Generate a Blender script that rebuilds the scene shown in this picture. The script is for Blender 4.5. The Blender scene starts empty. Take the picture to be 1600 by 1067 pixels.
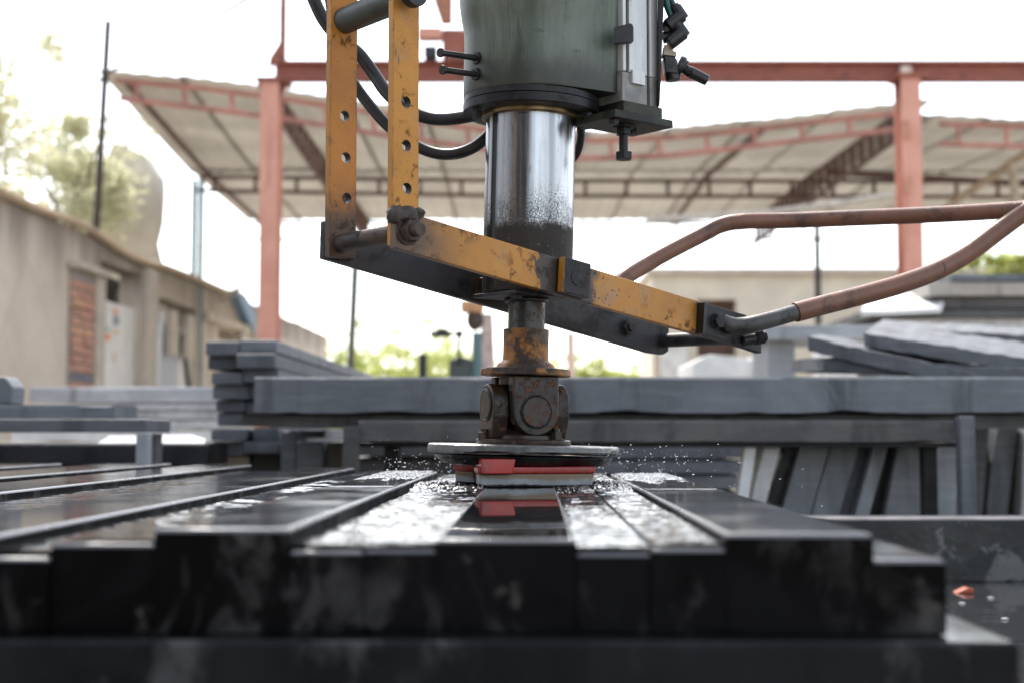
import bpy, bmesh, math, random
from mathutils import Vector, Matrix, noise as mnoise
random.seed(7)
R = math.radians
sc = bpy.context.scene
COL = sc.collection

# ------------------------------------------------------------------ camera, sky, sun, exposure
ZC = 0.95                      # lens height above the yard
F = 50 / 36 * 1600             # focal length in photo pixels
HORIZON = 678.0
PITCH = math.atan((HORIZON - 533.5) / F)
cam_d = bpy.data.cameras.new('camera'); cam = bpy.data.objects.new('camera', cam_d); COL.objects.link(cam)
cam.location = (0, 0, ZC); cam.rotation_euler = (R(90) + PITCH, 0, 0)
cam_d.lens = 50; cam_d.sensor_width = 36; cam_d.clip_start = 0.02; cam_d.clip_end = 2000
cam_d.dof.use_dof = True; cam_d.dof.focus_distance = 1.83; cam_d.dof.aperture_fstop = 4.8
sc.camera = cam

SUN_EL, SUN_AZ = R(52), R(-12)       # azimuth clockwise from +Y: a hazy sun high beyond the yard, a little to the left
world = bpy.data.worlds.new('World'); sc.world = world; world.use_nodes = True
wn = world.node_tree; bgn = wn.nodes['Background']
sky = wn.nodes.new('ShaderNodeTexSky'); sky.sky_type = 'NISHITA'; sky.sun_disc = False
sky.sun_elevation = SUN_EL; sky.sun_rotation = SUN_AZ
sky.air_density = 1.0; sky.dust_density = 1.5; sky.ozone_density = 1.0
hs = wn.nodes.new('ShaderNodeHueSaturation'); hs.inputs['Saturation'].default_value = 0.45
wn.links.new(sky.outputs[0], hs.inputs['Color']); wn.links.new(hs.outputs[0], bgn.inputs[0])
bgn.inputs[1].default_value = 0.15
sun_d = bpy.data.lights.new('sun', 'SUN'); sun = bpy.data.objects.new('sun', sun_d); COL.objects.link(sun)
sun_d.energy = 2.5; sun_d.angle = R(1.5); sun_d.color = (1.0, 0.95, 0.87)
sdir = Vector((math.sin(SUN_AZ) * math.cos(SUN_EL), math.cos(SUN_AZ) * math.cos(SUN_EL), math.sin(SUN_EL)))
sun.rotation_euler = sdir.to_track_quat('Z', 'Y').to_euler(); sun.location = sdir * 40
sc.view_settings.view_transform = 'Standard'; sc.view_settings.look = 'None'
sc.view_settings.exposure = 1.45; sc.view_settings.gamma = 1.0; sc.view_settings.use_curve_mapping = False
sc.render.engine = 'CYCLES'
sc.cycles.use_denoising = True
sc.cycles.max_bounces = 8; sc.cycles.caustics_reflective = False; sc.cycles.caustics_refractive = False
sc.cycles.sample_clamp_indirect = 6.0

# ------------------------------------------------------------------ measuring helpers
def ray(px, py):
    u = (px - 800) / F; v = (533.5 - py) / F
    return Vector((u, math.cos(PITCH) - v * math.sin(PITCH), math.sin(PITCH) + v * math.cos(PITCH)))
CAM = Vector((0, 0, ZC))
def P(px, py, Y):
    """world point seen at photo pixel (px,py) at distance Y in front of the lens"""
    d = ray(px, py); return CAM + d * (Y / d.y)
def zat(py, Y): return P(800, py, Y).z
def xat(px, Y): return P(px, 600, Y).x

# the grinder stands here: foot of its spindle on the middle slab
TOPZ = ZC - .0658              # top of the polished slabs
MY = 1.90
PHI = R(40)                    # the two lower bars run away to the right at this angle
MX = xat(818, MY) + .004
GREEN_Z0 = zat(131, MY - .0915) - TOPZ
CHROME_Z = zat(352, MY - .06) - TOPZ
ABR_Z = 0.0

# ------------------------------------------------------------------ bmesh helpers
def bm_new(): return bmesh.new()
def _bev(bm, geom_edges, w, seg):
    if w > 0: bmesh.ops.bevel(bm, geom=geom_edges, offset=w, segments=seg, profile=0.5, affect='EDGES', clamp_overlap=True)
def box(bm, c, s, M=None, bev=0.0, seg=2):
    b2 = bmesh.new()
    bmesh.ops.create_cube(b2, size=1.0)
    for v in b2.verts: v.co = Vector((v.co.x * s[0], v.co.y * s[1], v.co.z * s[2]))
    _bev(b2, b2.edges[:], bev, seg)
    for v in b2.verts:
        co = v.co
        if M is not None: co = M @ co
        v.co = co + Vector(c)
    merge(bm, b2); return bm
def merge(bm, b2):
    me = bpy.data.meshes.new('tmp'); b2.to_mesh(me); b2.free(); bm.from_mesh(me); bpy.data.meshes.remove(me)
def prism(bm, pts, vec, bev=0.0, seg=2):
    """polygon of world points pushed along vec"""
    b2 = bmesh.new(); vec = Vector(vec)
    a = [b2.verts.new(Vector(p)) for p in pts]; b = [b2.verts.new(Vector(p) + vec) for p in pts]
    n = len(pts)
    b2.faces.new(a); b2.faces.new(list(reversed(b)))
    for i in range(n): b2.faces.new((a[i], b[i], b[(i + 1) % n], a[(i + 1) % n]))
    bmesh.ops.recalc_face_normals(b2, faces=b2.faces)
    _bev(b2, b2.edges[:], bev, seg)
    merge(bm, b2); return bm
def frame(d):
    d = Vector(d).normalized(); up = Vector((0, 0, 1)) if abs(d.z) < .95 else Vector((1, 0, 0))
    x = up.cross(d).normalized(); y = d.cross(x).normalized()
    return x, y, d
def cyl(bm, p0, p1, r, n=20, r1=None, caps=True, bev=0.0):
    p0 = Vector(p0); p1 = Vector(p1); x, y, d = frame(p1 - p0); r1 = r if r1 is None else r1
    b2 = bmesh.new()
    A = [b2.verts.new(p0 + (x * math.cos(2 * math.pi * i / n) + y * math.sin(2 * math.pi * i / n)) * r) for i in range(n)]
    B = [b2.verts.new(p1 + (x * math.cos(2 * math.pi * i / n) + y * math.sin(2 * math.pi * i / n)) * r1) for i in range(n)]
    for i in range(n): b2.faces.new((A[i], A[(i + 1) % n], B[(i + 1) % n], B[i]))
    if caps:
        fa = b2.faces.new(list(reversed(A))); fb = b2.faces.new(B)
        if bev > 0: _bev(b2, list(set(fa.edges[:] + fb.edges[:])), bev, 2)
    merge(bm, b2); return bm
def hexn(bm, p0, p1, r, bev=0.0008): return cyl(bm, p0, p1, r, 6, bev=bev)
def lathe(bm, prof, base, axis, n=64, rfun=None, cap=True):
    """prof: (radius, height along axis) pairs"""
    base = Vector(base); x, y, d = frame(axis); b2 = bmesh.new(); rings = []
    for k, (r, h) in enumerate(prof):
        ring = []
        for i in range(n):
            a = 2 * math.pi * i / n
            rr = r if rfun is None else rfun(r, h, a, x * math.cos(a) + y * math.sin(a))
            ring.append(b2.verts.new(base + d * h + (x * math.cos(a) + y * math.sin(a)) * rr))
        rings.append(ring)
    for A, B in zip(rings, rings[1:]):
        for i in range(n): b2.faces.new((A[i], A[(i + 1) % n], B[(i + 1) % n], B[i]))
    if cap: b2.faces.new(list(reversed(rings[0]))); b2.faces.new(rings[-1])
    bmesh.ops.recalc_face_normals(b2, faces=b2.faces)
    merge(bm, b2); return bm
def catmull(pts, sub=6):
    pts = [Vector(p) for p in pts]; out = []
    Q_ = [pts[0] * 2 - pts[1]] + pts + [pts[-1] * 2 - pts[-2]]
    for i in range(1, len(Q_) - 2):
        a, b, c, d = Q_[i - 1:i + 3]
        for k in range(sub):
            t = k / sub
            out.append(0.5 * ((2 * b) + (c - a) * t + (2 * a - 5 * b + 4 * c - d) * t * t + (3 * b - a - 3 * c + d) * t ** 3))
    out.append(pts[-1]); return out
def tube(bm, pts, r, n=12, sub=6, smooth=True):
    pts = catmull(pts, sub) if smooth else [Vector(p) for p in pts]
    b2 = bmesh.new(); rings = []; prev = None
    for i, p in enumerate(pts):
        d = (pts[min(i + 1, len(pts) - 1)] - pts[max(i - 1, 0)]).normalized()
        if prev is None: x, y, _ = frame(d)
        else:
            x = (prev - d * prev.dot(d)).normalized(); y = d.cross(x)
        prev = x; rr = r(i / (len(pts) - 1)) if callable(r) else r
        rings.append([b2.verts.new(p + (x * math.cos(2 * math.pi * k / n) + y * math.sin(2 * math.pi * k / n)) * rr) for k in range(n)])
    for A, B in zip(rings, rings[1:]):
        for k in range(n): b2.faces.new((A[k], A[(k + 1) % n], B[(k + 1) % n], B[k]))
    b2.faces.new(list(reversed(rings[0]))); b2.faces.new(rings[-1])
    merge(bm, b2); return bm
def rough_up(bm, amp, scale, seed=0, keep=None):
    for v in bm.verts:
        n3 = mnoise.noise_vector(v.co * scale + Vector((seed * 3.1, seed * 1.7, seed)))
        v.co += n3 * amp

# ------------------------------------------------------------------ object helpers
WM = {}
def thing(name, label, cat, loc=(0, 0, 0), rotz=0.0, group=None, kind=None):
    o = bpy.data.objects.new(name, None); COL.objects.link(o); o.empty_display_size = .1
    o.location = loc; o.rotation_euler = (0, 0, rotz)
    WM[o] = Matrix.Translation(Vector(loc)) @ Matrix.Rotation(rotz, 4, 'Z')
    if label: o['label'] = label
    if cat: o['category'] = cat; o['kind'] = kind or 'thing'
    if group: o['group'] = group
    if kind: o['kind'] = kind
    return o
def part(name, bm, mat, parent=None, label=None, cat=None, group=None, kind=None, loc=None, sharp=35, rotz=0.0):
    """bm in world coordinates"""
    if parent is not None: M = WM[parent]
    else:
        if loc is None:
            xs = [v.co for v in bm.verts]
            loc = Vector(((min(c.x for c in xs) + max(c.x for c in xs)) / 2, (min(c.y for c in xs) + max(c.y for c in xs)) / 2, min(c.z for c in xs)))
        M = Matrix.Translation(Vector(loc)) @ Matrix.Rotation(rotz, 4, 'Z')
    bm.transform(M.inverted())
    me = bpy.data.meshes.new(name); bm.to_mesh(me); bm.free()
    mats = mat if isinstance(mat, (list, tuple)) else [mat]
    for m in mats: me.materials.append(m)
    me.polygons.foreach_set('use_smooth', [True] * len(me.polygons))
    if sharp is not None: me.set_sharp_from_angle(angle=R(sharp))
    o = bpy.data.objects.new(name, me); COL.objects.link(o)
    if sharp is not None and len(me.polygons) < 12000:      # flat faces stay optically flat next to their bevels
        wm = o.modifiers.new('weighted', 'WEIGHTED_NORMAL'); wm.keep_sharp = True; wm.weight = 100
    if parent is not None: o.parent = parent
    else: o.matrix_world = M; o.location = M.translation; o.rotation_euler = (0, 0, rotz)
    WM[o] = M
    if label: o['label'] = label
    if cat: o['category'] = cat; o['kind'] = kind or 'thing'
    if group: o['group'] = group
    if kind: o['kind'] = kind
    return o
def top_faces_second(bm, thr=0.6, edge=None):
    bm.normal_update()
    for f in bm.faces:
        f.material_index = (2 if edge and f.normal.z < edge else 1) if f.normal.z > thr else 0
def cut_holes(bm, cutters):
    """cutters: (p0, p1, radius)"""
    me = bpy.data.meshes.new('tmp'); bm.to_mesh(me); bm.free()
    o = bpy.data.objects.new('tmp', me); COL.objects.link(o)
    cb = bmesh.new()
    for p0, p1, r in cutters: cyl(cb, p0, p1, r, 24)
    bmesh.ops.recalc_face_normals(cb, faces=cb.faces)
    cm = bpy.data.meshes.new('tmpc'); cb.to_mesh(cm); cb.free()
    c = bpy.data.objects.new('tmpc', cm); COL.objects.link(c)
    md = o.modifiers.new('b', 'BOOLEAN'); md.object = c; md.operation = 'DIFFERENCE'; md.solver = 'EXACT'
    dg = bpy.context.evaluated_depsgraph_get()
    ev = o.evaluated_get(dg); m2 = bpy.data.meshes.new_from_object(ev)
    out = bmesh.new(); out.from_mesh(m2)
    for f in out.faces:
        cc = f.calc_center_median()
        for p0, p1, r in cutters:
            ax = (Vector(p1) - Vector(p0)).normalized(); w_ = cc - Vector(p0)
            if (w_ - ax * w_.dot(ax)).length < r * 1.04 and abs(f.normal.dot(ax)) < .5: f.material_index = 1
    bpy.data.objects.remove(o); bpy.data.objects.remove(c)
    for m in (me, cm, m2): bpy.data.meshes.remove(m)
    return out

# ------------------------------------------------------------------ material helpers
class G:
    def __init__(s, name):
        s.m = bpy.data.materials.new(name); s.m.use_nodes = True; s.nt = s.m.node_tree
        s.b = s.nt.nodes['Principled BSDF']; s.tc = s.nt.nodes.new('ShaderNodeTexCoord'); s.co = s.tc.outputs['Object']
        oi = s.nt.nodes.new('ShaderNodeObjectInfo'); s.rnd = oi.outputs['Random']
        # every object sees its own piece of the pattern
        vm = s.nt.nodes.new('ShaderNodeVectorMath'); vm.operation = 'MULTIPLY_ADD'
        s.nt.links.new(s.rnd, vm.inputs[0]); vm.inputs[1].default_value = (7.3, 5.1, 3.7); s.nt.links.new(s.co, vm.inputs[2])
        s.pc = vm.outputs[0]
    def L(s, sock, val):
        if hasattr(val, 'links') or isinstance(val, bpy.types.NodeSocket): s.nt.links.new(val, sock)
        else:
            if sock.type == 'RGBA' and not hasattr(val, '__len__'): val = (val, val, val, 1)
            elif sock.type == 'RGBA' and len(val) == 3: val = (*val, 1)
            sock.default_value = val
    def stretch(s, v3, vec=None):
        n = s.nt.nodes.new('ShaderNodeMapping'); n.inputs['Scale'].default_value = v3
        s.L(n.inputs[0], vec or s.pc); return n.outputs[0]
    def noise(s, scale, detail=5, rough=.6, vec=None, dist=0.0):
        n = s.nt.nodes.new('ShaderNodeTexNoise'); s.L(n.inputs['Vector'], vec or s.pc)
        n.inputs['Scale'].default_value = scale; n.inputs['Detail'].default_value = detail; n.inputs['Roughness'].default_value = rough
        n.inputs['Distortion'].default_value = dist
        return n.outputs['Fac']
    def voro(s, scale, vec=None, feature='F1', out='Distance'):
        n = s.nt.nodes.new('ShaderNodeTexVoronoi'); n.feature = feature; s.L(n.inputs['Vector'], vec or s.pc); n.inputs['Scale'].default_value = scale
        return n.outputs[out]
    def ramp(s, f, a, b, lo=0.0, hi=1.0):
        n = s.nt.nodes.new('ShaderNodeMapRange'); s.L(n.inputs[0], f); n.interpolation_type = 'SMOOTHSTEP'
        s.L(n.inputs[1], a); s.L(n.inputs[2], b); s.L(n.inputs[3], lo); s.L(n.inputs[4], hi)
        return n.outputs[0]
    def mix(s, f, a, b):
        n = s.nt.nodes.new('ShaderNodeMix'); n.data_type = 'RGBA'
        s.L(n.inputs['Factor'], f); s.L(n.inputs[6], a); s.L(n.inputs[7], b); return n.outputs[2]
    def math(s, op, a, b=0.0):
        n = s.nt.nodes.new('ShaderNodeMath'); n.operation = op; s.L(n.inputs[0], a); s.L(n.inputs[1], b); return n.outputs[0]
    def xyz(s, vec=None):
        n = s.nt.nodes.new('ShaderNodeSeparateXYZ'); s.L(n.inputs[0], vec or s.co); return n.outputs
    def bump(s, h, strength=.3, dist=.002):
        n = s.nt.nodes.new('ShaderNodeBump'); s.L(n.inputs['Height'], h); n.inputs['Strength'].default_value = strength; n.inputs['Distance'].default_value = dist
        s.nt.links.new(n.outputs[0], s.b.inputs['Normal'])
    def out(s, color=None, rough=None, metal=None, **kw):
        if color is not None: s.L(s.b.inputs['Base Color'], color)
        if rough is not None: s.L(s.b.inputs['Roughness'], rough)
        if metal is not None: s.L(s.b.inputs['Metallic'], metal)
        for k, v in kw.items(): s.L(s.b.inputs[k.replace('_', ' ')], v)
        return s.m

def m_simple(name, col, rough=.6, metal=0.0, var=.25, scale=20, bump=.15, spec=None):
    g = G(name); n = g.noise(scale, 6); c2 = tuple(c * (1 - var) for c in col); c1 = tuple(min(1, c * (1 + var)) for c in col)
    c = g.mix(g.ramp(n, .35, .65), c2, c1); g.bump(n, bump, .003)
    kw = {} if spec is None else {'Specular_IOR_Level': spec}
    return g.out(c, g.ramp(n, .3, .7, rough * .85, min(1, rough * 1.15)), metal, **kw)

def m_paint(name, base, dark, rust, wear=.5, grime=.5, rough=.42, speck=True, rustc=(.11, .05, .022), k=1.0, spec=.4, footz=None, edge=0):
    g = G(name)
    big = g.noise(9 * k, 6, .65); mid = g.noise(38 * k, 8, .7); fine = g.noise(170 * k, 4, .6)
    c = g.mix(g.ramp(big, .3, .7), tuple(x * .86 for x in base), tuple(min(1, x * 1.08) for x in base))
    # chalky faded patches
    c = g.mix(g.ramp(g.noise(14 * k, 5, .6, dist=.6), .56, .74, 0, .6), c, tuple(.62 * x + .30 * (sum(base) / 3) for x in base))
    # rust blooms
    rm = g.math('MULTIPLY', g.ramp(mid, .62 - .16 * wear, .70 - .12 * wear), g.ramp(g.noise(6 * k, 4), .36, .56))
    rm = g.math('MULTIPLY', rm, rust)
    c = g.mix(rm, c, g.mix(fine, rustc, tuple(x * .4 for x in rustc)))
    # dirt
    gm = g.math('MULTIPLY', g.ramp(g.noise(5.5 * k, 8, .72, dist=.4), .60 - .2 * grime, .72 - .2 * grime), .92)
    c = g.mix(gm, c, dark)
    if edge:                             # paint rubbed off along the edges
        bv = g.nt.nodes.new('ShaderNodeBevel'); bv.samples = 4; bv.inputs['Radius'].default_value = .0035
        ge = g.nt.nodes.new('ShaderNodeNewGeometry'); dp = g.nt.nodes.new('ShaderNodeVectorMath'); dp.operation = 'DOT_PRODUCT'
        g.nt.links.new(bv.outputs[0], dp.inputs[0]); g.nt.links.new(ge.outputs['Normal'], dp.inputs[1])
        em = g.math('MULTIPLY', g.ramp(dp.outputs['Value'], .86, .97, 1, 0), g.ramp(g.noise(75, 6, .7), .42, .56))
        c = g.mix(g.math('MULTIPLY', em, edge), c, (.040, .026, .018))
    if footz is not None:                # grease and soot creeping up from the pinned end
        zz = g.math('ADD', g.xyz()[2], g.math('MULTIPLY', g.math('SUBTRACT', g.noise(26, 7, .75), .5), .09))
        c = g.mix(g.ramp(zz, footz - .01, footz + .05, .93, 0), c, g.mix(g.noise(50, 5), (.030, .024, .021), (.075, .052, .040)))
    if speck:
        sm = g.math('MULTIPLY', g.ramp(g.voro(150 * k), .06, .20, 1, 0), g.ramp(g.noise(12, 3), .47, .60))
        c = g.mix(sm, c, (.012, .011, .01))
        # long scratches
        sc_ = g.noise(60, 3, .6, vec=g.stretch((1, 1, .12)))
        c = g.mix(g.ramp(sc_, .70, .74, 0, .8), c, (.05, .04, .035))
    h = g.math('ADD', g.math('MULTIPLY', rm, -1.0), g.math('MULTIPLY', fine, .35))
    g.bump(h, .45, .0014)
    return g.out(c, g.math('ADD', rough, g.math('MULTIPLY', rm, .4)), 0.0, Specular_IOR_Level=spec)

YELLOW = m_paint('yellow_paint', (.52, .225, .026), (.095, .065, .045), .75, wear=.25, grime=.2, k=1.8, edge=.9)
YELLOWFOOT = m_paint('yellow_paint_sooty_foot', (.46, .195, .028), (.085, .058, .042), .8, wear=.45, grime=.30, k=1.8, footz=zat(352, 1.83) - TOPZ, edge=.9)
# lower front bar: worn differently along its length (local x runs along the bar)
def m_bar():
    g = G('yellow_bar_paint')
    x = g.xyz()[0]
    big = g.noise(12, 6, .65); mid = g.noise(52, 8, .75); fine = g.noise(200, 4, .6)
    wob = g.math('ADD', x, g.math('MULTIPLY', g.math('SUBTRACT', g.noise(22, 6, .7), .5), .075))
    base = (.51, .215, .024)
    c = g.mix(g.ramp(big, .3, .7), tuple(v * .82 for v in base), tuple(v * 1.06 for v in base))
    c = g.mix(g.ramp(g.noise(12, 5, .6, dist=.8), .52, .72, 0, .8), c, (.36, .22, .12))
    rm = g.math('MULTIPLY', g.ramp(mid, .52, .60), g.ramp(g.noise(7, 4), .40, .58))
    c = g.mix(g.math('MULTIPLY', rm, .9), c, g.mix(fine, (.13, .06, .03), (.04, .02, .012)))
    # oily dark coat around the pivot boss, and brown dirt at the pinned end
    band = g.math('MULTIPLY', g.ramp(wob, -.048, -.044), g.ramp(wob, .040, .060, 1, 0))
    c = g.mix(g.math('MULTIPLY', band, .95), c, g.mix(g.noise(60, 5), (.014, .014, .015), (.034, .032, .032)))
    endb = g.ramp(wob, -.250, -.165, 1, 0)
    c = g.mix(g.math('MULTIPLY', endb, .86), c, g.mix(g.noise(40, 6), (.035, .027, .022), (.10, .066, .046)))
    rend = g.ramp(wob, .235, .262, 0, .95)
    c = g.mix(rend, c, (.018, .017, .017))
    sm = g.math('MULTIPLY', g.ramp(g.voro(150), .12, .24, 1, 0), g.ramp(x, .02, .04)); sm = g.math('MULTIPLY', sm, g.ramp(g.math('ADD', x, g.math('MULTIPLY', g.noise(9), .1)), .13, .22, 1, 0)); sm = g.math('MULTIPLY', sm, g.ramp(g.noise(55, 3), .42, .50))
    c = g.mix(sm, c, (.01, .01, .01))
    g.bump(g.math('SUBTRACT', g.math('MULTIPLY', fine, .4), g.math('ADD', rm, sm)), .4, .0012)
    return g.out(c, g.math('ADD', .42, g.math('MULTIPLY', rm, .35)), 0.0)
BARPAINT = m_bar()
COLLARY = m_paint('rusty_yellow_collar', (.37, .15, .026), (.030, .027, .025), 1.0, wear=1.0, grime=.82, rustc=(.14, .055, .022), k=2.6)
BLACKMETAL = m_paint('oily_black_steel', (.021, .021, .023), (.007, .007, .0075), .6, wear=.45, grime=.6, rough=.42, speck=False, rustc=(.07, .032, .018), k=2, spec=.3)
GREYBAR = m_paint('dirty_blue_grey_steel', (.048, .050, .056), (.010, .010, .011), .5, wear=.45, grime=.62, rough=.5, speck=False, k=1.6, spec=.3)
RUSTIRON = m_paint('rusty_cast_iron', (.034, .021, .014), (.010, .0085, .0075), 1.0, wear=.62, grime=.5, rough=.30, speck=False, rustc=(.26, .10, .035), k=2.4, spec=.4)
BROWNPIN = m_paint('brown_grimed_steel', (.075, .052, .040), (.020, .016, .014), .8, wear=.6, grime=.5, rough=.5, speck=False, k=2.2, spec=.3)
COPPER = m_paint('brown_red_handle_paint', (.225, .110, .072), (.085, .052, .040), .5, wear=.35, grime=.42, rough=.36, k=1.7)
OLIVE = m_paint('olive_grimed_paint', (.036, .040, .026), (.010, .010, .009), .5, wear=.4, grime=.5, rough=.5, speck=False, k=2, spec=.3)
RUBBER = m_simple('black_rubber', (.012, .012, .013), .42, var=.4, scale=60)
PLASTICBLACK = m_simple('black_plastic', (.016, .016, .018), .36, var=.2, scale=80, bump=.05)
GREENHOSE = m_simple('green_plastic_hose', (.012, .075, .062), .25, var=.15, bump=.02)
BRASS = m_simple('dirty_brass', (.30, .22, .12), .38, metal=.85, var=.4, scale=50)

def m_green():
    g = G('green_grey_machine_paint')
    z = g.xyz()
    run = g.noise(22, 7, .7, vec=g.stretch((1, 1, .10)))
    big = g.noise(5, 6, .6)
    c = g.mix(g.ramp(run, .38, .62), (.062, .082, .056), (.150, .175, .140))
    c = g.mix(g.ramp(big, .48, .72, 0, .5), c, (.17, .19, .172))
    c = g.mix(g.ramp(g.noise(26, 6, .7, vec=g.stretch((1, 1, .16))), .60, .72, 0, .8), c, (.045, .05, .036))
    c = g.mix(g.math('MULTIPLY', g.ramp(g.noise(42, 7, .7), .62, .66), g.ramp(big, .4, .6)), c, (.05, .047, .042))
    sp = g.math('MULTIPLY', g.ramp(g.voro(120), 0, .14, 1, 0), g.ramp(g.noise(9), .5, .6))
    c = g.mix(sp, c, (.02, .02, .017))
    # darker band just above the flange, with an uneven upper edge
    zz = g.math('ADD', z[2], g.math('MULTIPLY', g.math('SUBTRACT', g.noise(30, 6, .7), .5), .05))
    c = g.mix(g.ramp(zz, GREEN_Z0 + .008, GREEN_Z0 + .060, .88, 0), c, (.026, .029, .022))
    g.bump(g.noise(60, 5), .12, .002)
    return g.out(c, g.ramp(run, .3, .7, .34, .55), 0.0)

def m_chrome():
    g = G('worn_chrome')
    z = g.xyz()[2]
    st = g.noise(70, 4, .7, vec=g.stretch((1, 1, .03)))
    st2 = g.noise(24, 3, .6, vec=g.stretch((1, 1, .02)))
    c = g.mix(g.ramp(st, .3, .7), (.36, .365, .375), (.72, .73, .75))
    c = g.mix(g.ramp(st2, .46, .64, 0, .7), c, (.16, .16, .165))  # dark vertical bands painted in for reflections on the metal
    # dark reflection painted in, with smears, on the side next to the keyway
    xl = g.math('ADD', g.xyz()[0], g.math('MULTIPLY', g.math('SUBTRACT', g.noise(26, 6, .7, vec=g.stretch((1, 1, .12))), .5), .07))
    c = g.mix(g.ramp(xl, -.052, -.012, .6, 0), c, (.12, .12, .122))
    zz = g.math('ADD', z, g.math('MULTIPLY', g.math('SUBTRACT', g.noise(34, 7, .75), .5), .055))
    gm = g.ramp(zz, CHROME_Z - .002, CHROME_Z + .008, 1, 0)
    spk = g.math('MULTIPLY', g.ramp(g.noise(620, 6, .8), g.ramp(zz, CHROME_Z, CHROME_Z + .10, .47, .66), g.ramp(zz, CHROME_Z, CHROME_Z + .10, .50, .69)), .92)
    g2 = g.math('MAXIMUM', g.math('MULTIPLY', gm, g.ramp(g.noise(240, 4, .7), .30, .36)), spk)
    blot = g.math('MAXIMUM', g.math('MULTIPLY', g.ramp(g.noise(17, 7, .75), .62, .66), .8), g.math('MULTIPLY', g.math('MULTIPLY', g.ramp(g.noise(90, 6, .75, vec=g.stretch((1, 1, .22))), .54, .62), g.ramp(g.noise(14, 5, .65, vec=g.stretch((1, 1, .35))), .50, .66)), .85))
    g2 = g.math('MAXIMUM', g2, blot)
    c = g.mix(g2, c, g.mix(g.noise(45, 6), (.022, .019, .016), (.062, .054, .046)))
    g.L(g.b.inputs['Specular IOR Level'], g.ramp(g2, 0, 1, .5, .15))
    g.bump(st, .04, .0006)
    return g.out(c, g.math('ADD', g.ramp(st, .3, .7, .18, .34), g.math('MULTIPLY', g2, .3)), g.ramp(g2, 0, 1, 1, .0))

def m_alu():
    g = G('scuffed_aluminium')
    st = g.noise(40, 5, .6, vec=g.stretch((1, 1, .12)))
    c = g.mix(g.ramp(st, .3, .7), (.50, .51, .50), (.68, .69, .68))
    c = g.mix(g.ramp(g.noise(22, 6, .7), .66, .76, 0, .7), c, (.17, .175, .165))
    c = g.mix(g.math('MULTIPLY', g.ramp(g.voro(150), 0, .16, 1, 0), g.ramp(g.noise(11), .48, .56)), c, (.05, .05, .045))
    g.bump(g.noise(90), .06, .001)
    return g.out(c, .46, .35)
ALU = m_alu()

def m_discgrey():
    g = G('chipped_grey_disc')
    n = g.noise(30, 8, .7); f = g.noise(160, 4)
    c = g.mix(g.ramp(n, .3, .7), (.10, .10, .094), (.19, .19, .177))
    c = g.mix(g.ramp(g.noise(14, 6, .7, vec=g.stretch((1, 1, .3))), .55, .68, 0, .85), c, (.05, .05, .047))
    g.bump(g.math('ADD', n, g.math('MULTIPLY', f, .5)), .5, .002)
    return g.out(c, .4, 0.0)
DISCGREY = m_discgrey()
def m_red():
    g = G('red_moulded_plastic')
    n = g.noise(30, 6, .7)
    c = g.mix(g.ramp(n, .35, .65), (.36, .020, .018), (.52, .040, .032))
    c = g.mix(g.ramp(g.noise(55, 7, .75), .60, .68, 0, .9), c, (.04, .02, .02))
    c = g.mix(g.ramp(g.noise(38, 7, .7, dist=.6), .56, .66, 0, .7), c, (.16, .12, .11))
    g.bump(n, .12, .001)
    return g.out(c, .28, 0.0)
RED = m_red()
def m_abrasive():
    g = G('pale_abrasive_resin')
    z = g.xyz()[2]
    zz = g.math('ADD', z, g.math('MULTIPLY', g.math('SUBTRACT', g.noise(28, 6, .7), .5), .016))
    c = g.mix(g.ramp(g.noise(40, 6), .3, .7), (.28, .29, .30), (.42, .43, .45))
    c = g.mix(g.ramp(zz, ABR_Z + .0075, ABR_Z + .0125, 0, .92), c, (.24, .15, .07))
    c = g.mix(g.ramp(zz, ABR_Z + .0015, ABR_Z + .0035, .9, 0), c, (.02, .02, .022))  # shadow line painted along the foot of the block
    g.bump(g.noise(90, 5), .2, .001)
    return g.out(c, .35, 0.0)

# stone
def m_slate(name, lo, hi, warm=None, rough=.62, drip=True):
    g = G(name)
    n = g.noise(3.0, 8, .65); f = g.noise(70, 5, .65)
    saw = g.noise(5, 5, .6, vec=g.stretch((1.2, 1.2, 12)))
    c = g.mix(g.ramp(n, .3, .7), lo, hi)
    c = g.mix(g.ramp(saw, .45, .75, 0, .45), c, tuple(x * 1.45 for x in hi))
    if drip:
        d = g.noise(6, 5, .6, vec=g.stretch((1.6, 1.6, .14)))
        c = g.mix(g.ramp(d, .52, .66, 0, .7), c, tuple(x * .5 for x in lo))
        e = g.noise(2.2, 6, .7, dist=.5); c = g.mix(g.ramp(e, .54, .68, 0, .5), c, tuple(min(1, x * 1.35) for x in hi))
    if warm: c = g.mix(g.ramp(g.noise(4.5, 6, .7), .50, .66, 0, .6), c, warm)
    c = g.mix(g.ramp(f, .62, .75, 0, .35), c, tuple(x * 1.6 for x in hi))
    # sawn pieces differ a little from one to the next
    c = g.mix(g.ramp(g.rnd, 0, 1, 0, .5), c, tuple(x * .62 for x in lo))
    g.bump(g.math('ADD', f, g.math('MULTIPLY', saw, .8)), .35, .004)
    return g.out(c, rough, 0.0, Specular_IOR_Level=.3)
SLATE = m_slate('blue_grey_sawn_stone', (.122, .130, .142), (.178, .188, .202))
SLATELEAN = m_slate('light_slate', (.29, .305, .325), (.40, .415, .435))
SLATEBROWN = m_slate('pale_brownish_stone', (.30, .27, .24), (.40, .37, .33))
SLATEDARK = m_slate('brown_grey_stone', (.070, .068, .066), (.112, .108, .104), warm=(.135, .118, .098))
SLATEPALE = m_slate('pale_dry_stone', (.46, .46, .45), (.58, .58, .57))
SLATEROUGH = m_slate('rough_split_stone', (.085, .09, .10), (.15, .158, .172))
WHITEPALE = m_simple('white_stone', (.74, .74, .72), .6, var=.15, scale=4)

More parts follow.
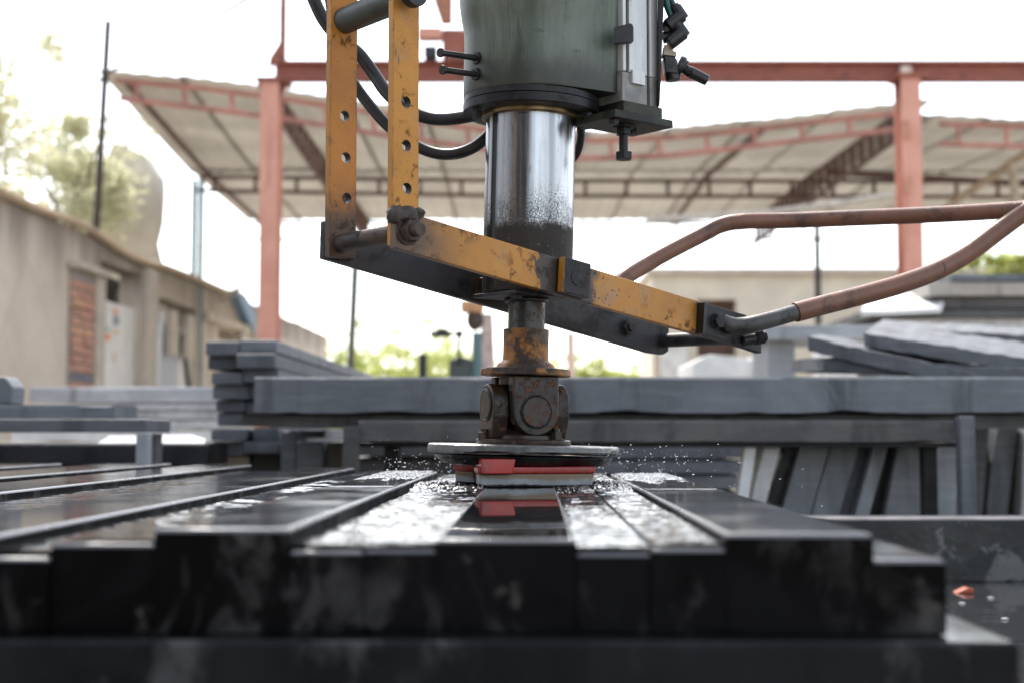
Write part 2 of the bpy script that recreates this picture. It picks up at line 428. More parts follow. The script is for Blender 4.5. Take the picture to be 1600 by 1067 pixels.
def m_granite_side():
    g = G('smudged_black_stone_side')
    g.pc = g.nt.nodes.new('ShaderNodeNewGeometry').outputs['Position']
    n = g.noise(7, 6, .6, dist=.5); d = g.noise(14, 7, .7, dist=.8, vec=g.stretch((1.2, 1.2, .75)))
    c = g.mix(g.ramp(n, .45, .62), (.0012, .0012, .0014), (.0075, .0075, .008))
    c = g.mix(g.math('MULTIPLY', g.ramp(d, .50, .60), g.ramp(g.noise(6, 4), .44, .56)), c, (.046, .045, .044))
    c = g.mix(g.ramp(g.noise(24, 4), .64, .72, 0, .7), c, (.085, .082, .076))
    g.bump(g.noise(60, 6), .3, .002)
    return g.out(c, g.ramp(n, .3, .7, .5, .8), 0.0, Specular_IOR_Level=.08)
BLKSIDE = m_granite_side()
BLKEDGE = m_simple('ground_arris_sky_glint', (.135, .137, .145), .26, var=.1, scale=6, bump=0)  # pale ground edge, also painting in the sky glint along slab edges
def m_granite_top(name, wob=.05, rough=.05):
    g = G(name)
    n = g.noise(420, 2, .6); w = g.noise(26, 3, .5, vec=g.stretch((1, .35, 1)))
    c = g.mix(g.ramp(n, .45, .7), (.014, .014, .015), (.036, .036, .038))
    c = g.mix(g.ramp(g.noise(5, 6, .7), .58, .72, 0, .35), c, (.03, .029, .028))
    g.bump(w, wob, .004)
    return g.out(c, g.ramp(g.noise(9, 5), .4, .7, rough, rough * 2.2), 0.0)
BLKTOP = m_granite_top('wet_polished_black_stone', .012, .07)
BLKMIRROR = m_granite_top('mirror_wet_black_stone', .006, .02)
def m_basefront():
    g = G('wet_grey_stone_with_smears')
    g.pc = g.nt.nodes.new('ShaderNodeNewGeometry').outputs['Position']
    n = g.noise(8, 7, .65, dist=.4); d = g.noise(16, 6, .65, vec=g.stretch((1, 1, .5)))
    c = g.mix(g.ramp(n, .35, .65), (.0075, .0085, .0095), (.018, .0195, .021))
    c = g.mix(g.math('MULTIPLY', g.ramp(d, .50, .64), g.ramp(g.noise(4.5), .42, .56)), c, (.080, .080, .081))
    g.bump(g.noise(50, 7), .3, .003)
    return g.out(c, g.ramp(n, .3, .7, .45, .7), 0.0, Specular_IOR_Level=.12)
BASEFRONT = m_basefront()
def m_bedconcrete():
    g = G('wet_dark_concrete')
    n = g.noise(6, 8, .7); d = g.noise(10, 7, .7, dist=.5)
    c = g.mix(g.ramp(n, .35, .7), (.006, .0065, .0055), (.022, .023, .020))
    c = g.mix(g.ramp(d, .54, .59, 0, .85), c, (.15, .148, .145))
    z = g.xyz()[2]
    g.bump(g.noise(30, 8), .5, .006)
    return g.out(c, g.ramp(n, .3, .7, .3, .6), 0.0)
BEDCONC = m_bedconcrete()
def m_curbtop():
    return m_simple('pale_curb_top', (.16, .155, .16), .4, var=.3, scale=14, bump=.3)  # curb top paler than its sides
CURBTOP = m_curbtop()
def m_water():
    g = G('water')
    g.b.inputs['Transmission Weight'].default_value = 1.0; g.b.inputs['IOR'].default_value = 1.333
    return g.out((1, 1, 1), .02, 0.0)
WATER = m_water()
def m_slurry():
    """thin grinding water with stone dust in it, lying on black stone"""
    g = G('grey_grinding_water')
    f = g.noise(75, 4, .6, vec=g.stretch((.8, .55, 1)))
    g.bump(f, .10, .002)
    return g.out((.03, .03, .032), .05, 0.0, IOR=1.36, Coat_Weight=.5, Coat_Roughness=.02)
SLURRY = m_slurry()

# yard
def m_concretewall():
    g = G('stained_cement_render')
    n = g.noise(.9, 8, .65); st = g.noise(1.6, 6, .65, vec=g.stretch((1, 1, .12)))
    z = g.xyz()[2]
    c = g.mix(g.ramp(n, .3, .7), (.54, .46, .37), (.67, .585, .485))
    zz = g.math('ADD', z, g.math('MULTIPLY', g.math('SUBTRACT', st, .5), 1.8))
    c = g.mix(g.ramp(zz, 2.4, 3.2, 0, .85), c, (.22, .18, .15))
    c = g.mix(g.ramp(st, .58, .72, 0, .65), c, (.25, .21, .175))
    c = g.mix(g.ramp(g.voro(.35, feature='DISTANCE_TO_EDGE'), .0, .010, .22, 0), c, (.25, .21, .17))
    g.bump(g.noise(9, 8), .4, .02)
    return g.out(c, .9, 0.0, Specular_IOR_Level=.1)
WALLMAT = m_concretewall()
PLASTER = m_simple('cream_plaster', (.52, .45, .37), .9, var=.12, scale=3, bump=.2)
PINKPAINT = None
def m_pink():
    g = G('faded_red_steel_paint')
    n = g.noise(2.5, 7, .65); st = g.noise(5, 6, .65, vec=g.stretch((1, 1, .1)))
    c = g.mix(g.ramp(n, .3, .7), (.56, .255, .185), (.66, .335, .25))
    c = g.mix(g.ramp(st, .58, .74, 0, .7), c, (.24, .08, .055))
    g.bump(g.noise(30), .1, .003)
    return g.out(c, .6, 0.0)
PINK = m_pink()
REDSTEEL = m_paint('weathered_red_oxide_steel', (.32, .105, .072), (.12, .05, .04), .8, wear=.5, grime=.3, rough=.6, speck=False)
TRUSSRED = m_simple('truss_red_oxide', (.44, .20, .16), .65, var=.25, scale=3)
TRUSSDARK = m_simple('dark_brown_truss_steel', (.15, .085, .068), .65, var=.3, scale=3)
TRUSSPOLE = m_simple('dark_grey_brown_pole', (.05, .035, .03), .7, var=.2, scale=4)
TEALPOST = m_simple('teal_painted_steel', (.10, .19, .20), .55, var=.2, scale=4)
def m_sheet():
    g = G('dusty_roof_sheet')
    n = g.noise(.8, 7, .65); st = g.noise(2, 5, .6, vec=g.stretch((1, .1, 1)))
    c = g.mix(g.ramp(n, .3, .7), (.40, .37, .32), (.49, .455, .40))
    c = g.mix(g.ramp(st, .58, .72, 0, .4), c, (.33, .29, .24))
    return g.out(c, .6, 0.0)
SHEET = m_sheet()
GROUND = None
def m_ground():
    g = G('dusty_yard_ground')
    n = g.noise(.35, 9, .65); f = g.noise(14, 6, .7)
    c = g.mix(g.ramp(n, .3, .7), (.30, .27, .23), (.44, .41, .37))
    c = g.mix(g.ramp(f, .55, .7, 0, .4), c, (.22, .20, .18))
    g.bump(f, .4, .03)
    return g.out(c, .95, 0.0, Specular_IOR_Level=.1)
GROUND = m_ground()
def m_leaf(name, a, b, trans=.45):
    g = G(name)
    n = g.noise(1.2, 4)
    c = g.mix(g.ramp(n, .3, .7), a, b)
    tr = g.nt.nodes.new('ShaderNodeBsdfTranslucent'); g.L(tr.inputs[0], c)
    mx = g.nt.nodes.new('ShaderNodeMixShader'); mx.inputs[0].default_value = trans
    g.out(c, .6, 0.0)
    o = g.nt.nodes['Material Output']
    g.nt.links.new(g.b.outputs[0], mx.inputs[1]); g.nt.links.new(tr.outputs[0], mx.inputs[2]); g.nt.links.new(mx.outputs[0], o.inputs[0])
    return g.m
LEAFPALE = m_leaf('pale_yellow_green_leaves', (.60, .60, .40), (.72, .69, .50), .55)
LEAFGREEN = m_leaf('sunlit_green_leaves', (.40, .45, .12), (.56, .58, .22), .5)
BARK = m_simple('grey_brown_bark', (.16, .12, .09), .9, var=.3, scale=8, bump=.4)
BRICKM = m_simple('red_brick', (.47, .25, .18), .9, var=.3, scale=9, bump=.3)
MORTAR = m_simple('grey_mortar', (.34, .31, .28), .95, var=.15, scale=12)
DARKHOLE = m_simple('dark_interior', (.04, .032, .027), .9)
DOORGREY = m_simple('grey_steel_door', (.40, .41, .43), .6, var=.1, scale=2)

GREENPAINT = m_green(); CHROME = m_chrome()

# ================================================================== YARD: ground, hills, far things
bm = bm_new(); 
for v in ((-120, -60, 0), (120, -60, 0), (120, 240, 0), (-120, 240, 0)): bm.verts.new(v)
bm.faces.new(bm.verts[:]); part('ground', bm, GROUND, kind='structure', loc=(0, 0, 0))

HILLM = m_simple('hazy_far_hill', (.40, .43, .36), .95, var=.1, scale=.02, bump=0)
bm = bm_new(); prev = None
for i in range(81):
    x = -80 + i * 2; h = 4.6 + 4.0 * mnoise.noise(Vector((x * .026, .3, 0))) + 1.3 * mnoise.noise(Vector((x * .12, 5, 0)))
    row = [bm.verts.new((x, 130 + k * 12, max(0, h) * math.sin(math.pi * k / 6) - .05)) for k in range(7)]
    if prev:
        for k in range(6): bm.faces.new((prev[k], row[k], row[k + 1], prev[k + 1]))
    prev = row
part('hills', bm, HILLM, kind='structure', loc=(0, 130, 0), sharp=None)

def leaf_mass(bm, c, rad, n, size, seed):
    rnd = random.Random(seed)
    clumps = [(Vector((rnd.gauss(0, .42), rnd.gauss(0, .42), rnd.gauss(0, .42))), rnd.uniform(.16, .40)) for _ in range(26)]
    for _ in range(n):
        cc, cr = rnd.choice(clumps)
        d = Vector((rnd.gauss(0, 1), rnd.gauss(0, 1), rnd.gauss(0, 1))).normalized() * cr * rnd.random() ** .4
        p = cc + d
        p = Vector((p.x * rad[0], p.y * rad[1], p.z * rad[2])) + Vector(c)
        a = Vector((rnd.gauss(0, 1), rnd.gauss(0, 1), rnd.gauss(0, .7))).normalized(); b = a.orthogonal().normalized()
        b = (b * math.cos(1.3 * rnd.random()) + a.cross(b) * math.sin(3 * rnd.random())).normalized()
        s1 = size * rnd.uniform(.6, 1.3); s2 = s1 * .45
        vs = [bm.verts.new(p + a * s1 * .5), bm.verts.new(p + b * s2 * .5), bm.verts.new(p - a * s1 * .5), bm.verts.new(p - b * s2 * .5)]
        bm.faces.new(vs)
def tree(label, base, crown_c, rad, n, size, mat, seed, trunk_r=.12, group=None):
    t = thing('tree', label, 'tree', base, group=group)
    base = Vector(base); cc = Vector(crown_c); rnd = random.Random(seed)
    bm = bm_new(); tube(bm, [base, base.lerp(cc, .5) + Vector((.1, 0, 0)), cc + Vector((0, 0, rad[2] * .3))], lambda q: trunk_r * (1 - .75 * q), 10)
    part('trunk', bm, BARK, t)
    for k in range(7):
        a = rnd.uniform(0, 6.28); bm = bm_new()
        s0 = base.lerp(cc, rnd.uniform(.55, .95)); e = cc + Vector((math.cos(a) * rad[0] * .7, math.sin(a) * rad[1] * .7, rad[2] * rnd.uniform(-.3, .8)))
        tube(bm, [s0, s0.lerp(e, .5) + Vector((0, 0, .15)), e], lambda q: trunk_r * .4 * (1 - .8 * q), 6)
        part('limb', bm, BARK, t)
    bm = bm_new(); leaf_mass(bm, cc, rad, n, size, seed)
    part('crown', bm, mat, t, sharp=None)
    return t
tree('pale yellow-green tree leaning over the wall beside the standing grey slab', (-6.6, 20.2, 0), P(120, 290, 20.2), (1.35, 1.1, 1.15), 6500, .12, LEAFPALE, 3)
tree('pale overexposed tree at the edge of the yard behind the nearest part of the wall', (-6.9, 16.5, 0), P(-45, 190, 16.5), (.9, .9, 1.6), 4200, .11, LEAFPALE, 5)
tree('low green tree above the stone pile behind the curved handle', (9.6, 27, 0), P(1580, 418, 27), (1.2, 1, .55), 2600, .16, LEAFGREEN, 8)
bm = bm_new()
for k, (px, py, Y, rx, rz) in enumerate([(520, 575, 46, 1.6, 1.3), (590, 588, 50, 2.2, .9), (650, 580, 48, 1.8, 1.1), (710, 575, 50, 1.6, 1.3), (905, 586, 52, 1.4, .9), (960, 592, 52, 1.4, .7)]):
    c = P(px, py, Y); leaf_mass(bm, c, (rx, 1.2, rz), 1500, .22, 20 + k); leaf_mass(bm, (c.x, c.y, c.z * .5), (rx, 1.2, c.z * .6), 900, .25, 60 + k)
part('undergrowth', bm, LEAFGREEN, kind='stuff', label='sunlit green bushes far off below the hill', sharp=None)

# ------------------------------------------------------------------ far building on the right
b = thing('cream_building', 'low cream plastered building with a brown opening behind the polishing head', 'building', (xat(1240, 30), 31, 0))
bx0, bx1 = xat(1020, 30), xat(1700, 30); zt = zat(430, 30)
w0, w1 = xat(1090, 30), xat(1152, 30); wz0, wz1 = zat(556, 30), zat(468, 30)
bm = bm_new()
for (a0, a1, c0, c1) in ((bx0, w0, 0, zt), (w1, bx1, 0, zt), (w0, w1, 0, wz0), (w0, w1, wz1, zt)):
    box(bm, ((a0 + a1) / 2, 31.5, (c0 + c1) / 2), (a1 - a0, 3, c1 - c0))
part('wall', bm, m_simple('cream_building_plaster', (.72, .64, .52), .9, var=.08, scale=1.5), b)
bm = bm_new(); box(bm, ((w0 + w1) / 2, 30.4, (wz0 + wz1) / 2), (w1 - w0 - .01, .06, wz1 - wz0 - .01)); part('shutter', bm, m_simple('brown_shutter', (.13, .075, .055), .7), b)
bm = bm_new(); box(bm, ((bx0 + bx1) / 2, 31.45, zt + .06), (bx1 - bx0 + .2, 3.3, .12)); part('parapet', bm, PLASTER, b)
bm = bm_new(); box(bm, (xat(1055, 29.7), 29.8, zat(566, 29.7) / 2), (.55, .3, zat(520, 29.7))); part('pier', bm, WHITEPALE, b)

# ------------------------------------------------------------------ unseen building added behind the lens to block sky light
ws = thing('unseen_sky_blocker', 'unseen dark brick building with open bays, added to block sky light', 'building', (-6.5, -3.6, 0))
WSM = m_simple('blocker_dark_brown', (.10, .075, .06), .9, var=.3, scale=3)
bm = bm_new(); box(bm, (-6.6, -8.0, 2.3), (12.8, .25, 4.6)); part('back_wall', bm, WSM, ws)
bm = bm_new(); box(bm, (-.35, -5.8, 2.2), (.25, 4.1, 4.4)); part('side_wall', bm, WSM, ws)
for k in range(4):
    bm = bm_new(); box(bm, (-12.8 + k * 4.1, -3.6, 2.0), (.35, .35, 4.0), bev=.02); part('pillar', bm, WSM, ws)
bm = bm_new(); box(bm, (-6.6, -3.6, 4.3), (12.8, .3, .6)); part('lintel', bm, WSM, ws)
bm = bm_new(); prism(bm, [(-13.2, -3.1, 4.61), (0, -3.1, 4.61), (0, -8.4, 5.3), (-13.2, -8.4, 5.3)], (0, 0, .08)); part('roof', bm, WSM, ws)

# ------------------------------------------------------------------ boundary wall on the left
WDIR = Vector((66 / F, 1, 0)).normalized(); WN = Vector((WDIR.y, -WDIR.x, 0)); W0 = Vector((-5.1, 0, 0))
def W(px, py=600):
    d = ray(px, py); s = (W0 - Vector((0, 0, 0))).dot(WN) / d.dot(WN)
    p = CAM + d * s; return (p - W0).dot(WDIR), p.z
def wp(u, out, z): return W0 + WDIR * u + WN * out + Vector((0, 0, z))
def wbox(bm, u0, u1, o0, o1, z0, z1, bev=0):
    prism(bm, [wp(u0, o0, z0), wp(u1, o0, z0), wp(u1, o0, z1), wp(u0, o0, z1)], WN * (o1 - o0), bev)
wall = thing('boundary_wall', 'long stained cement wall with doors and a brick jamb on the left', 'wall', wp(16, 0, 0))
HT = ZC + 2.19
ud0, ud1 = W(154)[0], W(217)[0]; dz1 = W(154, 464)[1]; dl = dz1 + .42
ug0, ug1 = W(246)[0], W(306)[0]; gz1 = W(246, 500)[1]; gl = gz1 + .30
uw0, uw1 = W(340)[0], W(364)[0]; wz0, wz1 = W(340, 532)[1], W(340, 512)[1]
uj0, uj1 = W(104)[0], W(140)[0]
bm = bm_new()
def wallrun(u0, u1, z0, z1):                      # subdivided so the top edge can wander
    n = max(1, int((u1 - u0) / .5))
    for k in range(n):
        a, c = u0 + (u1 - u0) * k / n, u0 + (u1 - u0) * (k + 1) / n
        j = lambda u: (.05 * mnoise.noise(Vector((u * .9, 2, 0))) if z1 > HT - .01 else 0)
        pts = [wp(a, 0, z0), wp(c, 0, z0), wp(c, 0, z1 + j(c)), wp(a, 0, z1 + j(a))]
        prism(bm, pts, WN * -.26)
for (u0, u1, z0) in ((2, uj0, 0), (uj0, uj1, W(120, 425)[1]), (uj1, ud0, 0), (ud0, ud1, dl), (ud1, ug0, 0), (ug0, ug1, gl), (ug1, uw0, 0), (uw0, uw1, wz1), (uw1, W(510)[0], 0)):
    wallrun(u0, u1, z0, HT)
wallrun(uw0, uw1, 0, wz0)
bmesh.ops.remove_doubles(bm, verts=bm.verts, dist=.0005)
part('wall', bm, WALLMAT, wall)
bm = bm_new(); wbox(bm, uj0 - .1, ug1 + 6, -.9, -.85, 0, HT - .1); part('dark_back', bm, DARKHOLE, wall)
# ledge, buttresses under the top band
bm = bm_new(); wbox(bm, ug1 + .3, W(500)[0], 0.002, .10, HT - .55, HT - .42, .01); part('ledge', bm, WALLMAT, wall)
for px in (258, 284, 372): 
    u = W(px)[0]; bm = bm_new(); wbox(bm, u, u + .28, .002, .09, HT - 1.15, HT - .56, .01); part('bracket', bm, WALLMAT, wall)
bm = bm_new(); wbox(bm, W(100)[0], W(150)[0], .002, .16, W(120, 424)[1], W(120, 414)[1], .01); part('lintel', bm, PLASTER, wall)
bm = bm_new(); wbox(bm, uj1, ud0 - .003, .002, .07, 0, W(140, 424)[1] - .02, .008); part('door_post', bm, PLASTER, wall)
bm = bm_new(); wbox(bm, ud1 + .003, W(234)[0], .002, .09, 0, dl + .1, .008); part('door_post', bm, PLASTER, wall)
bm = bm_new(); wbox(bm, W(366)[0], W(372)[0], .002, .12, 0, HT - .57, .008); part('door_post', bm, PLASTER, wall)
# brick jamb: courses of single bricks
jw = uj1 - uj0; zc = .06; k = 0; brick_me = None
bm = bm_new(); wbox(bm, uj0 + .004, uj1 - .004, -.20, .022, 0, W(120, 425)[1] - .003); jamb = part('jamb', bm, MORTAR, wall)
BRICK2 = m_simple('orange_brick', (.58, .32, .19), .9, var=.25, scale=9, bump=.3); BRICK3 = m_simple('slate_blue_brick', (.17, .17, .19), .9, var=.2, scale=9)
rb = random.Random(4); ztop = W(120, 425)[1] - .01
while zc + .085 < ztop:
    split = [0, jw] if k % 2 == 0 else [0, jw * .52, jw]
    for a, c in zip(split, split[1:]):
        bm = bm_new(); o = rb.uniform(-.012, .012)
        wbox(bm, uj0 + a + .010, uj0 + c - .010, -.02, .045 + o, zc, zc + .082 + rb.uniform(-.006, .004), .004)
        part('brick', bm, rb.choice([BRICKM, BRICKM, BRICKM, BRICK2]) if k not in (11, 15) else BRICK3, jamb)
    zc += .097; k += 1
# posters and door leaves
def m_door():
    g = G('white_door_with_print'); x = g.xyz()
    st = g.noise(4, 6, .65); c = g.mix(g.ramp(st, .35, .65), (.68, .65, .60), (.78, .75, .70))
    return g.out(c, .6, 0.0)
DOORW = m_door()
bm = bm_new(); 
prism(bm, [wp(ud0 + .02, -.10, 0), wp(ud1 - .02, -.10, 0), wp(ud1 - .02, -.10, dz1), wp(ud0 + .02, -.10, dz1)], WN * .04, .004)
door = part('door', bm, DOORW, wall, label='white door with faded posters')
def poster(px0, py0, px1, py1, col, nm):
    u0 = W(px0)[0]; u1 = W(px1)[0]; z1 = W((px0 + px1) / 2, py0)[1]; z0 = W((px0 + px1) / 2, py1)[1]
    bm = bm_new(); wbox(bm, u0, u1, -.058, -.052, z0, z1); part('poster', bm, m_simple(nm, col, .7, var=.15, scale=6, bump=0), door)
poster(160, 474, 174, 503, (.60, .62, .58), 'grey_white_paper'); poster(164, 478, 171, 496, (.40, .43, .42), 'grey_print') if False else None
poster(156, 509, 176, 516, (.25, .42, .33), 'green_print'); poster(155, 520, 178, 530, (.80, .25, .10), 'orange_print')
poster(183, 482, 190, 492, (.75, .38, .28), 'pale_orange_print'); poster(183, 494, 191, 508, (.25, .26, .28), 'dark_print'); poster(183, 516, 193, 522, (.74, .55, .30), 'ochre_print'); poster(184, 550, 188, 565, (.70, .48, .42), 'pink_print')
um = W(284)[0]
bm = bm_new(); prism(bm, [wp(ug0 + .02, -.10, 0), wp(um, -.10, 0), wp(um, -.10, gz1), wp(ug0 + .02, -.10, gz1)], WN * .04, .004); part('door', bm, DOORGREY, wall, label='grey steel door leaf')
bm = bm_new(); prism(bm, [wp(um + .02, -.10, 0), wp(ug1, -.10, 0), wp(ug1, -.10, gz1 - .1), wp(um + .02, -.10, gz1)], WN * .04, .004); part('door', bm, DOORW, wall, label='cream door leaf with trailing cable')
bm = bm_new(); tube(bm, [wp(um + .2, -.03, gz1 - .1), wp(um + .5, -.03, gz1 - .8), wp(um + .9, -.02, gz1 - 1.5), wp(um + 1.4, -.02, .2)], .03, 8); part('cable', bm, RUBBER, wall)
bm = bm_new(); tube(bm, [wp(W(237)[0], .05, W(237, 600)[1]), wp(W(239)[0], .06, W(239, 520)[1]), wp(W(243)[0], .06, W(243, 490)[1])], .05, 8); part('drain_pipe', bm, WHITEPALE, wall)
# hose lying along the wall top
bm = bm_new(); tube(bm, [wp(W(px)[0], .06, W(px, py)[1]) for px, py in ((-60, 274), (40, 322), (120, 352), (180, 392), (215, 408), (250, 417), (300, 436), (360, 462))], .045, 8)
part('hose', bm, m_simple('sun_bleached_hose', (.42, .31, .20), .7), cat='hose', label='sun-bleached hose lying along the top of the cement wall')
bm = bm_new(); pp = [wp(W(px)[0], -.1, W(px, py)[1]) for px, py in ((352, 452), (366, 459), (378, 476), (384, 492))]
prism(bm, [pp[0], pp[1], pp[2], pp[3], pp[3] + Vector((0, 0, -.3)), pp[1] + Vector((0, 0, -.25))], WN * .25); part('tarpaulin', bm, m_simple('blue_tarpaulin', (.16, .26, .38), .6), cat='tarpaulin', label='small blue tarpaulin over the far end of the wall top')
bm = bm_new(); cyl(bm, wp(W(310)[0], .3, W(310, 470)[1]), P(372, 452, 18), .035, 8); part('bamboo_pole', bm, m_simple('bamboo', (.55, .46, .34), .6), cat='pole', label='pale pole leaning on the wall beside the teal post')

# big grey slab standing beyond the wall
Yb = 21.2
pts = [P(x, y, Yb) for x, y in ((154, 520), (150, 380), (154, 310), (160, 262), (172, 228), (184, 221), (202, 229), (229, 244), (249, 277), (251, 300), (248, 345), (243, 366), (239, 380), (243, 397), (252, 430), (256, 520))]
pts = [Vector((p.x, p.y, 0 if i in (0, 15) else p.z)) for i, p in enumerate(pts)]
bm = bm_new(); prism(bm, pts, (.05, .18, 0), .03); rough_up(bm, .03, 1.3)
part('standing_slab', bm, m_simple('weathered_grey_slab', (.70, .63, .54), .9, var=.15, scale=1.2, bump=.4), cat='stone slab', sharp=8, label='tall weathered grey slab with a ragged edge standing beyond the wall')

# ------------------------------------------------------------------ open shed with trusses
YF, YM, YB = 16.0, 20.5, 25.0
XL = xat(165, YF); XR = 11.0
PROF = [(165, 115), (300, 127), (430, 143), (560, 163), (720, 188), (830, 203), (930, 210), (1050, 205), (1200, 190), (1330, 175), (1400, 168), (1468, 157)]
PX = [(xat(x, YF), zat(y, YF)) for x, y in PROF] + [(xat(1473, YF), zat(184, YF)), (xat(1600, YF), zat(190, YF)), (xat(2400, YF), zat(200, YF))]
def zfront(x):
    if x <= PX[0][0]: return PX[0][1]
    for (a, za), (c, zc_) in zip(PX, PX[1:]):
        if x <= c: return za + (zc_ - za) * (x - a) / (c - a)
    return PX[-1][1]
ZM, ZBK = zat(268, YM), zat(345, YB)
def zroof(x, y):
    zf = zfront(x)
    if y <= YM: return zf + (ZM - zf) * (y - YF) / (YM - YF)
    return ZM + (ZBK - ZM) * (y - YM) / (YB - YM)
shed = thing('open_shed', 'open shed with a sagging sheet roof on red and brown trusses', 'shed', (0, 20, 0))
XS1 = xat(1468, YF); XS2 = xat(1418, YF); SW = .92
spans = []; x = XL - .12
while x < XS1 - .05: spans.append((x, min(x + SW, XS1), 0)); x += SW
x = XS2
while x < XR: spans.append((x, x + SW, 1)); x += SW
for k, (x0, x1, low) in enumerate(spans):
    if low or x1 < XS1 - .01: x1 += .06
    for (ya, yb) in ((YF - .15, YM + .1), (YM - .1, YB + .1)):
        bm = bm_new(); nx = 20; ny = 4; rows = []
        for j in range(ny + 1):
            yy = ya + (yb - ya) * j / ny; row = []
            for i in range(nx + 1):
                xx = x0 + (x1 - x0) * i / nx
                xx_z = max(xx, xat(1473, YF)) if low else min(xx, XS1)
                row.append(bm.verts.new((xx, yy, zroof(xx_z, max(yy, YF)) + .008 * math.cos(xx * 2 * math.pi / .23) - (.012 if low else 0) + (.012 if k % 2 else 0) + (.02 if ya > YF else 0))))
            rows.append(row)
        for j in range(ny):
            for i in range(nx): bm.faces.new((rows[j][i], rows[j][i + 1], rows[j + 1][i + 1], rows[j + 1][i]))
        bmesh.ops.solidify(bm, geom=bm.faces[:], thickness=.004)
        part('roof_sheet', bm, SHEET, shed, sharp=60)
def truss(top, bot, step, r, mat):
    """top and bottom chord as polylines, upright webs between them every step metres"""
    bm = bm_new(); tube(bm, top, r, 6, smooth=False); tp = part('truss', bm, mat, shed)
    bm = bm_new(); tube(bm, bot, r, 6, smooth=False); part('chord', bm, mat, tp)
    def at(pl, s):
        tot = 0
        for a, c in zip(pl, pl[1:]):
            l = (c - a).length
            if tot + l >= s: return a.lerp(c, (s - tot) / l)
            tot += l
        return pl[-1]
    L = sum((c - a).length for a, c in zip(bot, bot[1:])); Lt = sum((c - a).length for a, c in zip(top, top[1:])); s = step * .4
    while s < L:
        bm = bm_new(); cyl(bm, at(bot, s), at(top, s / L * Lt), r * .95, 6); part('web', bm, mat, tp); s += step
    return tp
seq = [x for x, _ in PROF]
def frontz(px, off): return Vector((xat(px, YF), YF + .02, zfront(xat(px, YF)) - off))
tp = [frontz(x, .075) for x in (172, 300, 430, 560, 720, 830, 930, 1050, 1200, 1330, 1405)]
bt = [Vector((xat(x, YF), YF + .02, zat(y, YF))) for x, y in ((178, 154), (300, 168), (430, 184), (560, 205), (720, 228), (830, 245), (930, 247), (1050, 243), (1200, 226), (1330, 211), (1405, 203))]
truss(tp, bt, .545, .033, TRUSSRED)
truss([frontz(1476, .07), frontz(1700, .07)], [frontz(1476, .30), frontz(1700, .30)], .55, .03, TRUSSRED)
mz1, mz0 = zat(283, YM), zat(309, YM)
truss([Vector((XL, YM, mz1 + .06)), Vector((0, YM, mz1)), Vector((XR, YM, mz1 - .02))], [Vector((XL, YM, mz0 + .1)), Vector((0, YM, mz0 + .02)), Vector((XR, YM, mz0))], .60, .032, TRUSSDARK)
bz1, bz0 = zat(349, YB), zat(374, YB)
truss([Vector((XL, YB, bz1)), Vector((xat(1292, YB), YB, bz1))], [Vector((XL, YB, bz0)), Vector((xat(1292, YB), YB, bz0))], .56, .026, TRUSSDARK)
for px, mt in ((436, TRUSSDARK), (1410, TRUSSDARK)):
    x = xat(px, YF); x2 = xat(px, YF) + (.1 if px < 800 else -.12)
    truss([Vector((x, YF + .1, zfront(x) - .10)), Vector((x2, YM - .1, mz1 + .02)), Vector((x2, YB, bz1 + .02))], [Vector((x, YF + .1, zat(192 if px < 800 else 215, YF))), Vector((x2, YM - .1, mz1 - .36)), Vector((x2, YB, bz0 - .1))], .42, .035, mt)
for px, mt in ((172, TRUSSDARK), (1195, TRUSSDARK)):
    x = xat(px, YF) + (.12 if px < 300 else 0); bm = bm_new(); tube(bm, [Vector((x, YF, zfront(x) - .09)), Vector((x, YM, zroof(x, YM) - .07)), Vector((x, YB, zroof(x, YB) - .07))], .045, 6, smooth=False); part('purlin', bm, mt, shed)
bm = bm_new(); cyl(bm, Vector((xat(1296, YM), YM - .2, zat(274, YM))), Vector((xat(1640, YM), YM - .2, zat(294, YM))), .05, 8); part('brace', bm, TRUSSDARK, shed)
bm = bm_new(); tube(bm, [P(1010, 345, 15.2), P(1200, 332, 15.2), P(1416, 303, 15.2)], .035, 8); part('pipe', bm, m_simple('pale_plastic_pipe', (.55, .50, .43), .6), shed)
bm = bm_new(); cyl(bm, P(1480, 325, 18), P(1640, 215, 18), .05, 8); part('brace', bm, m_simple('tan_timber_brace', (.45, .36, .26), .8), shed)
bm = bm_new(); cyl(bm, P(1580, 255, 17), P(1590, 330, 17), .06, 8); part('brace', bm, m_simple('tan_timber_post', (.5, .42, .32), .8), shed)
for px in (307, ):
    x = xat(px, YM)
    for dx in (-.05, .05):
        bm = bm_new(); cyl(bm, (x + dx, YM - .08, 0), (x + dx, YM - .08, mz1), .042, 8); part('post', bm, TEALPOST, shed)
bm = bm_new(); cyl(bm, (xat(1280, YB), YB, 0), (xat(1280, YB), YB, bz1), .055, 10); part('post', bm, RUBBER, shed)
bm = bm_new(); cyl(bm, (8.8, YF, 0), (8.8, YF, zfront(8.8)), .06, 10); part('post', bm, TRUSSDARK, shed)
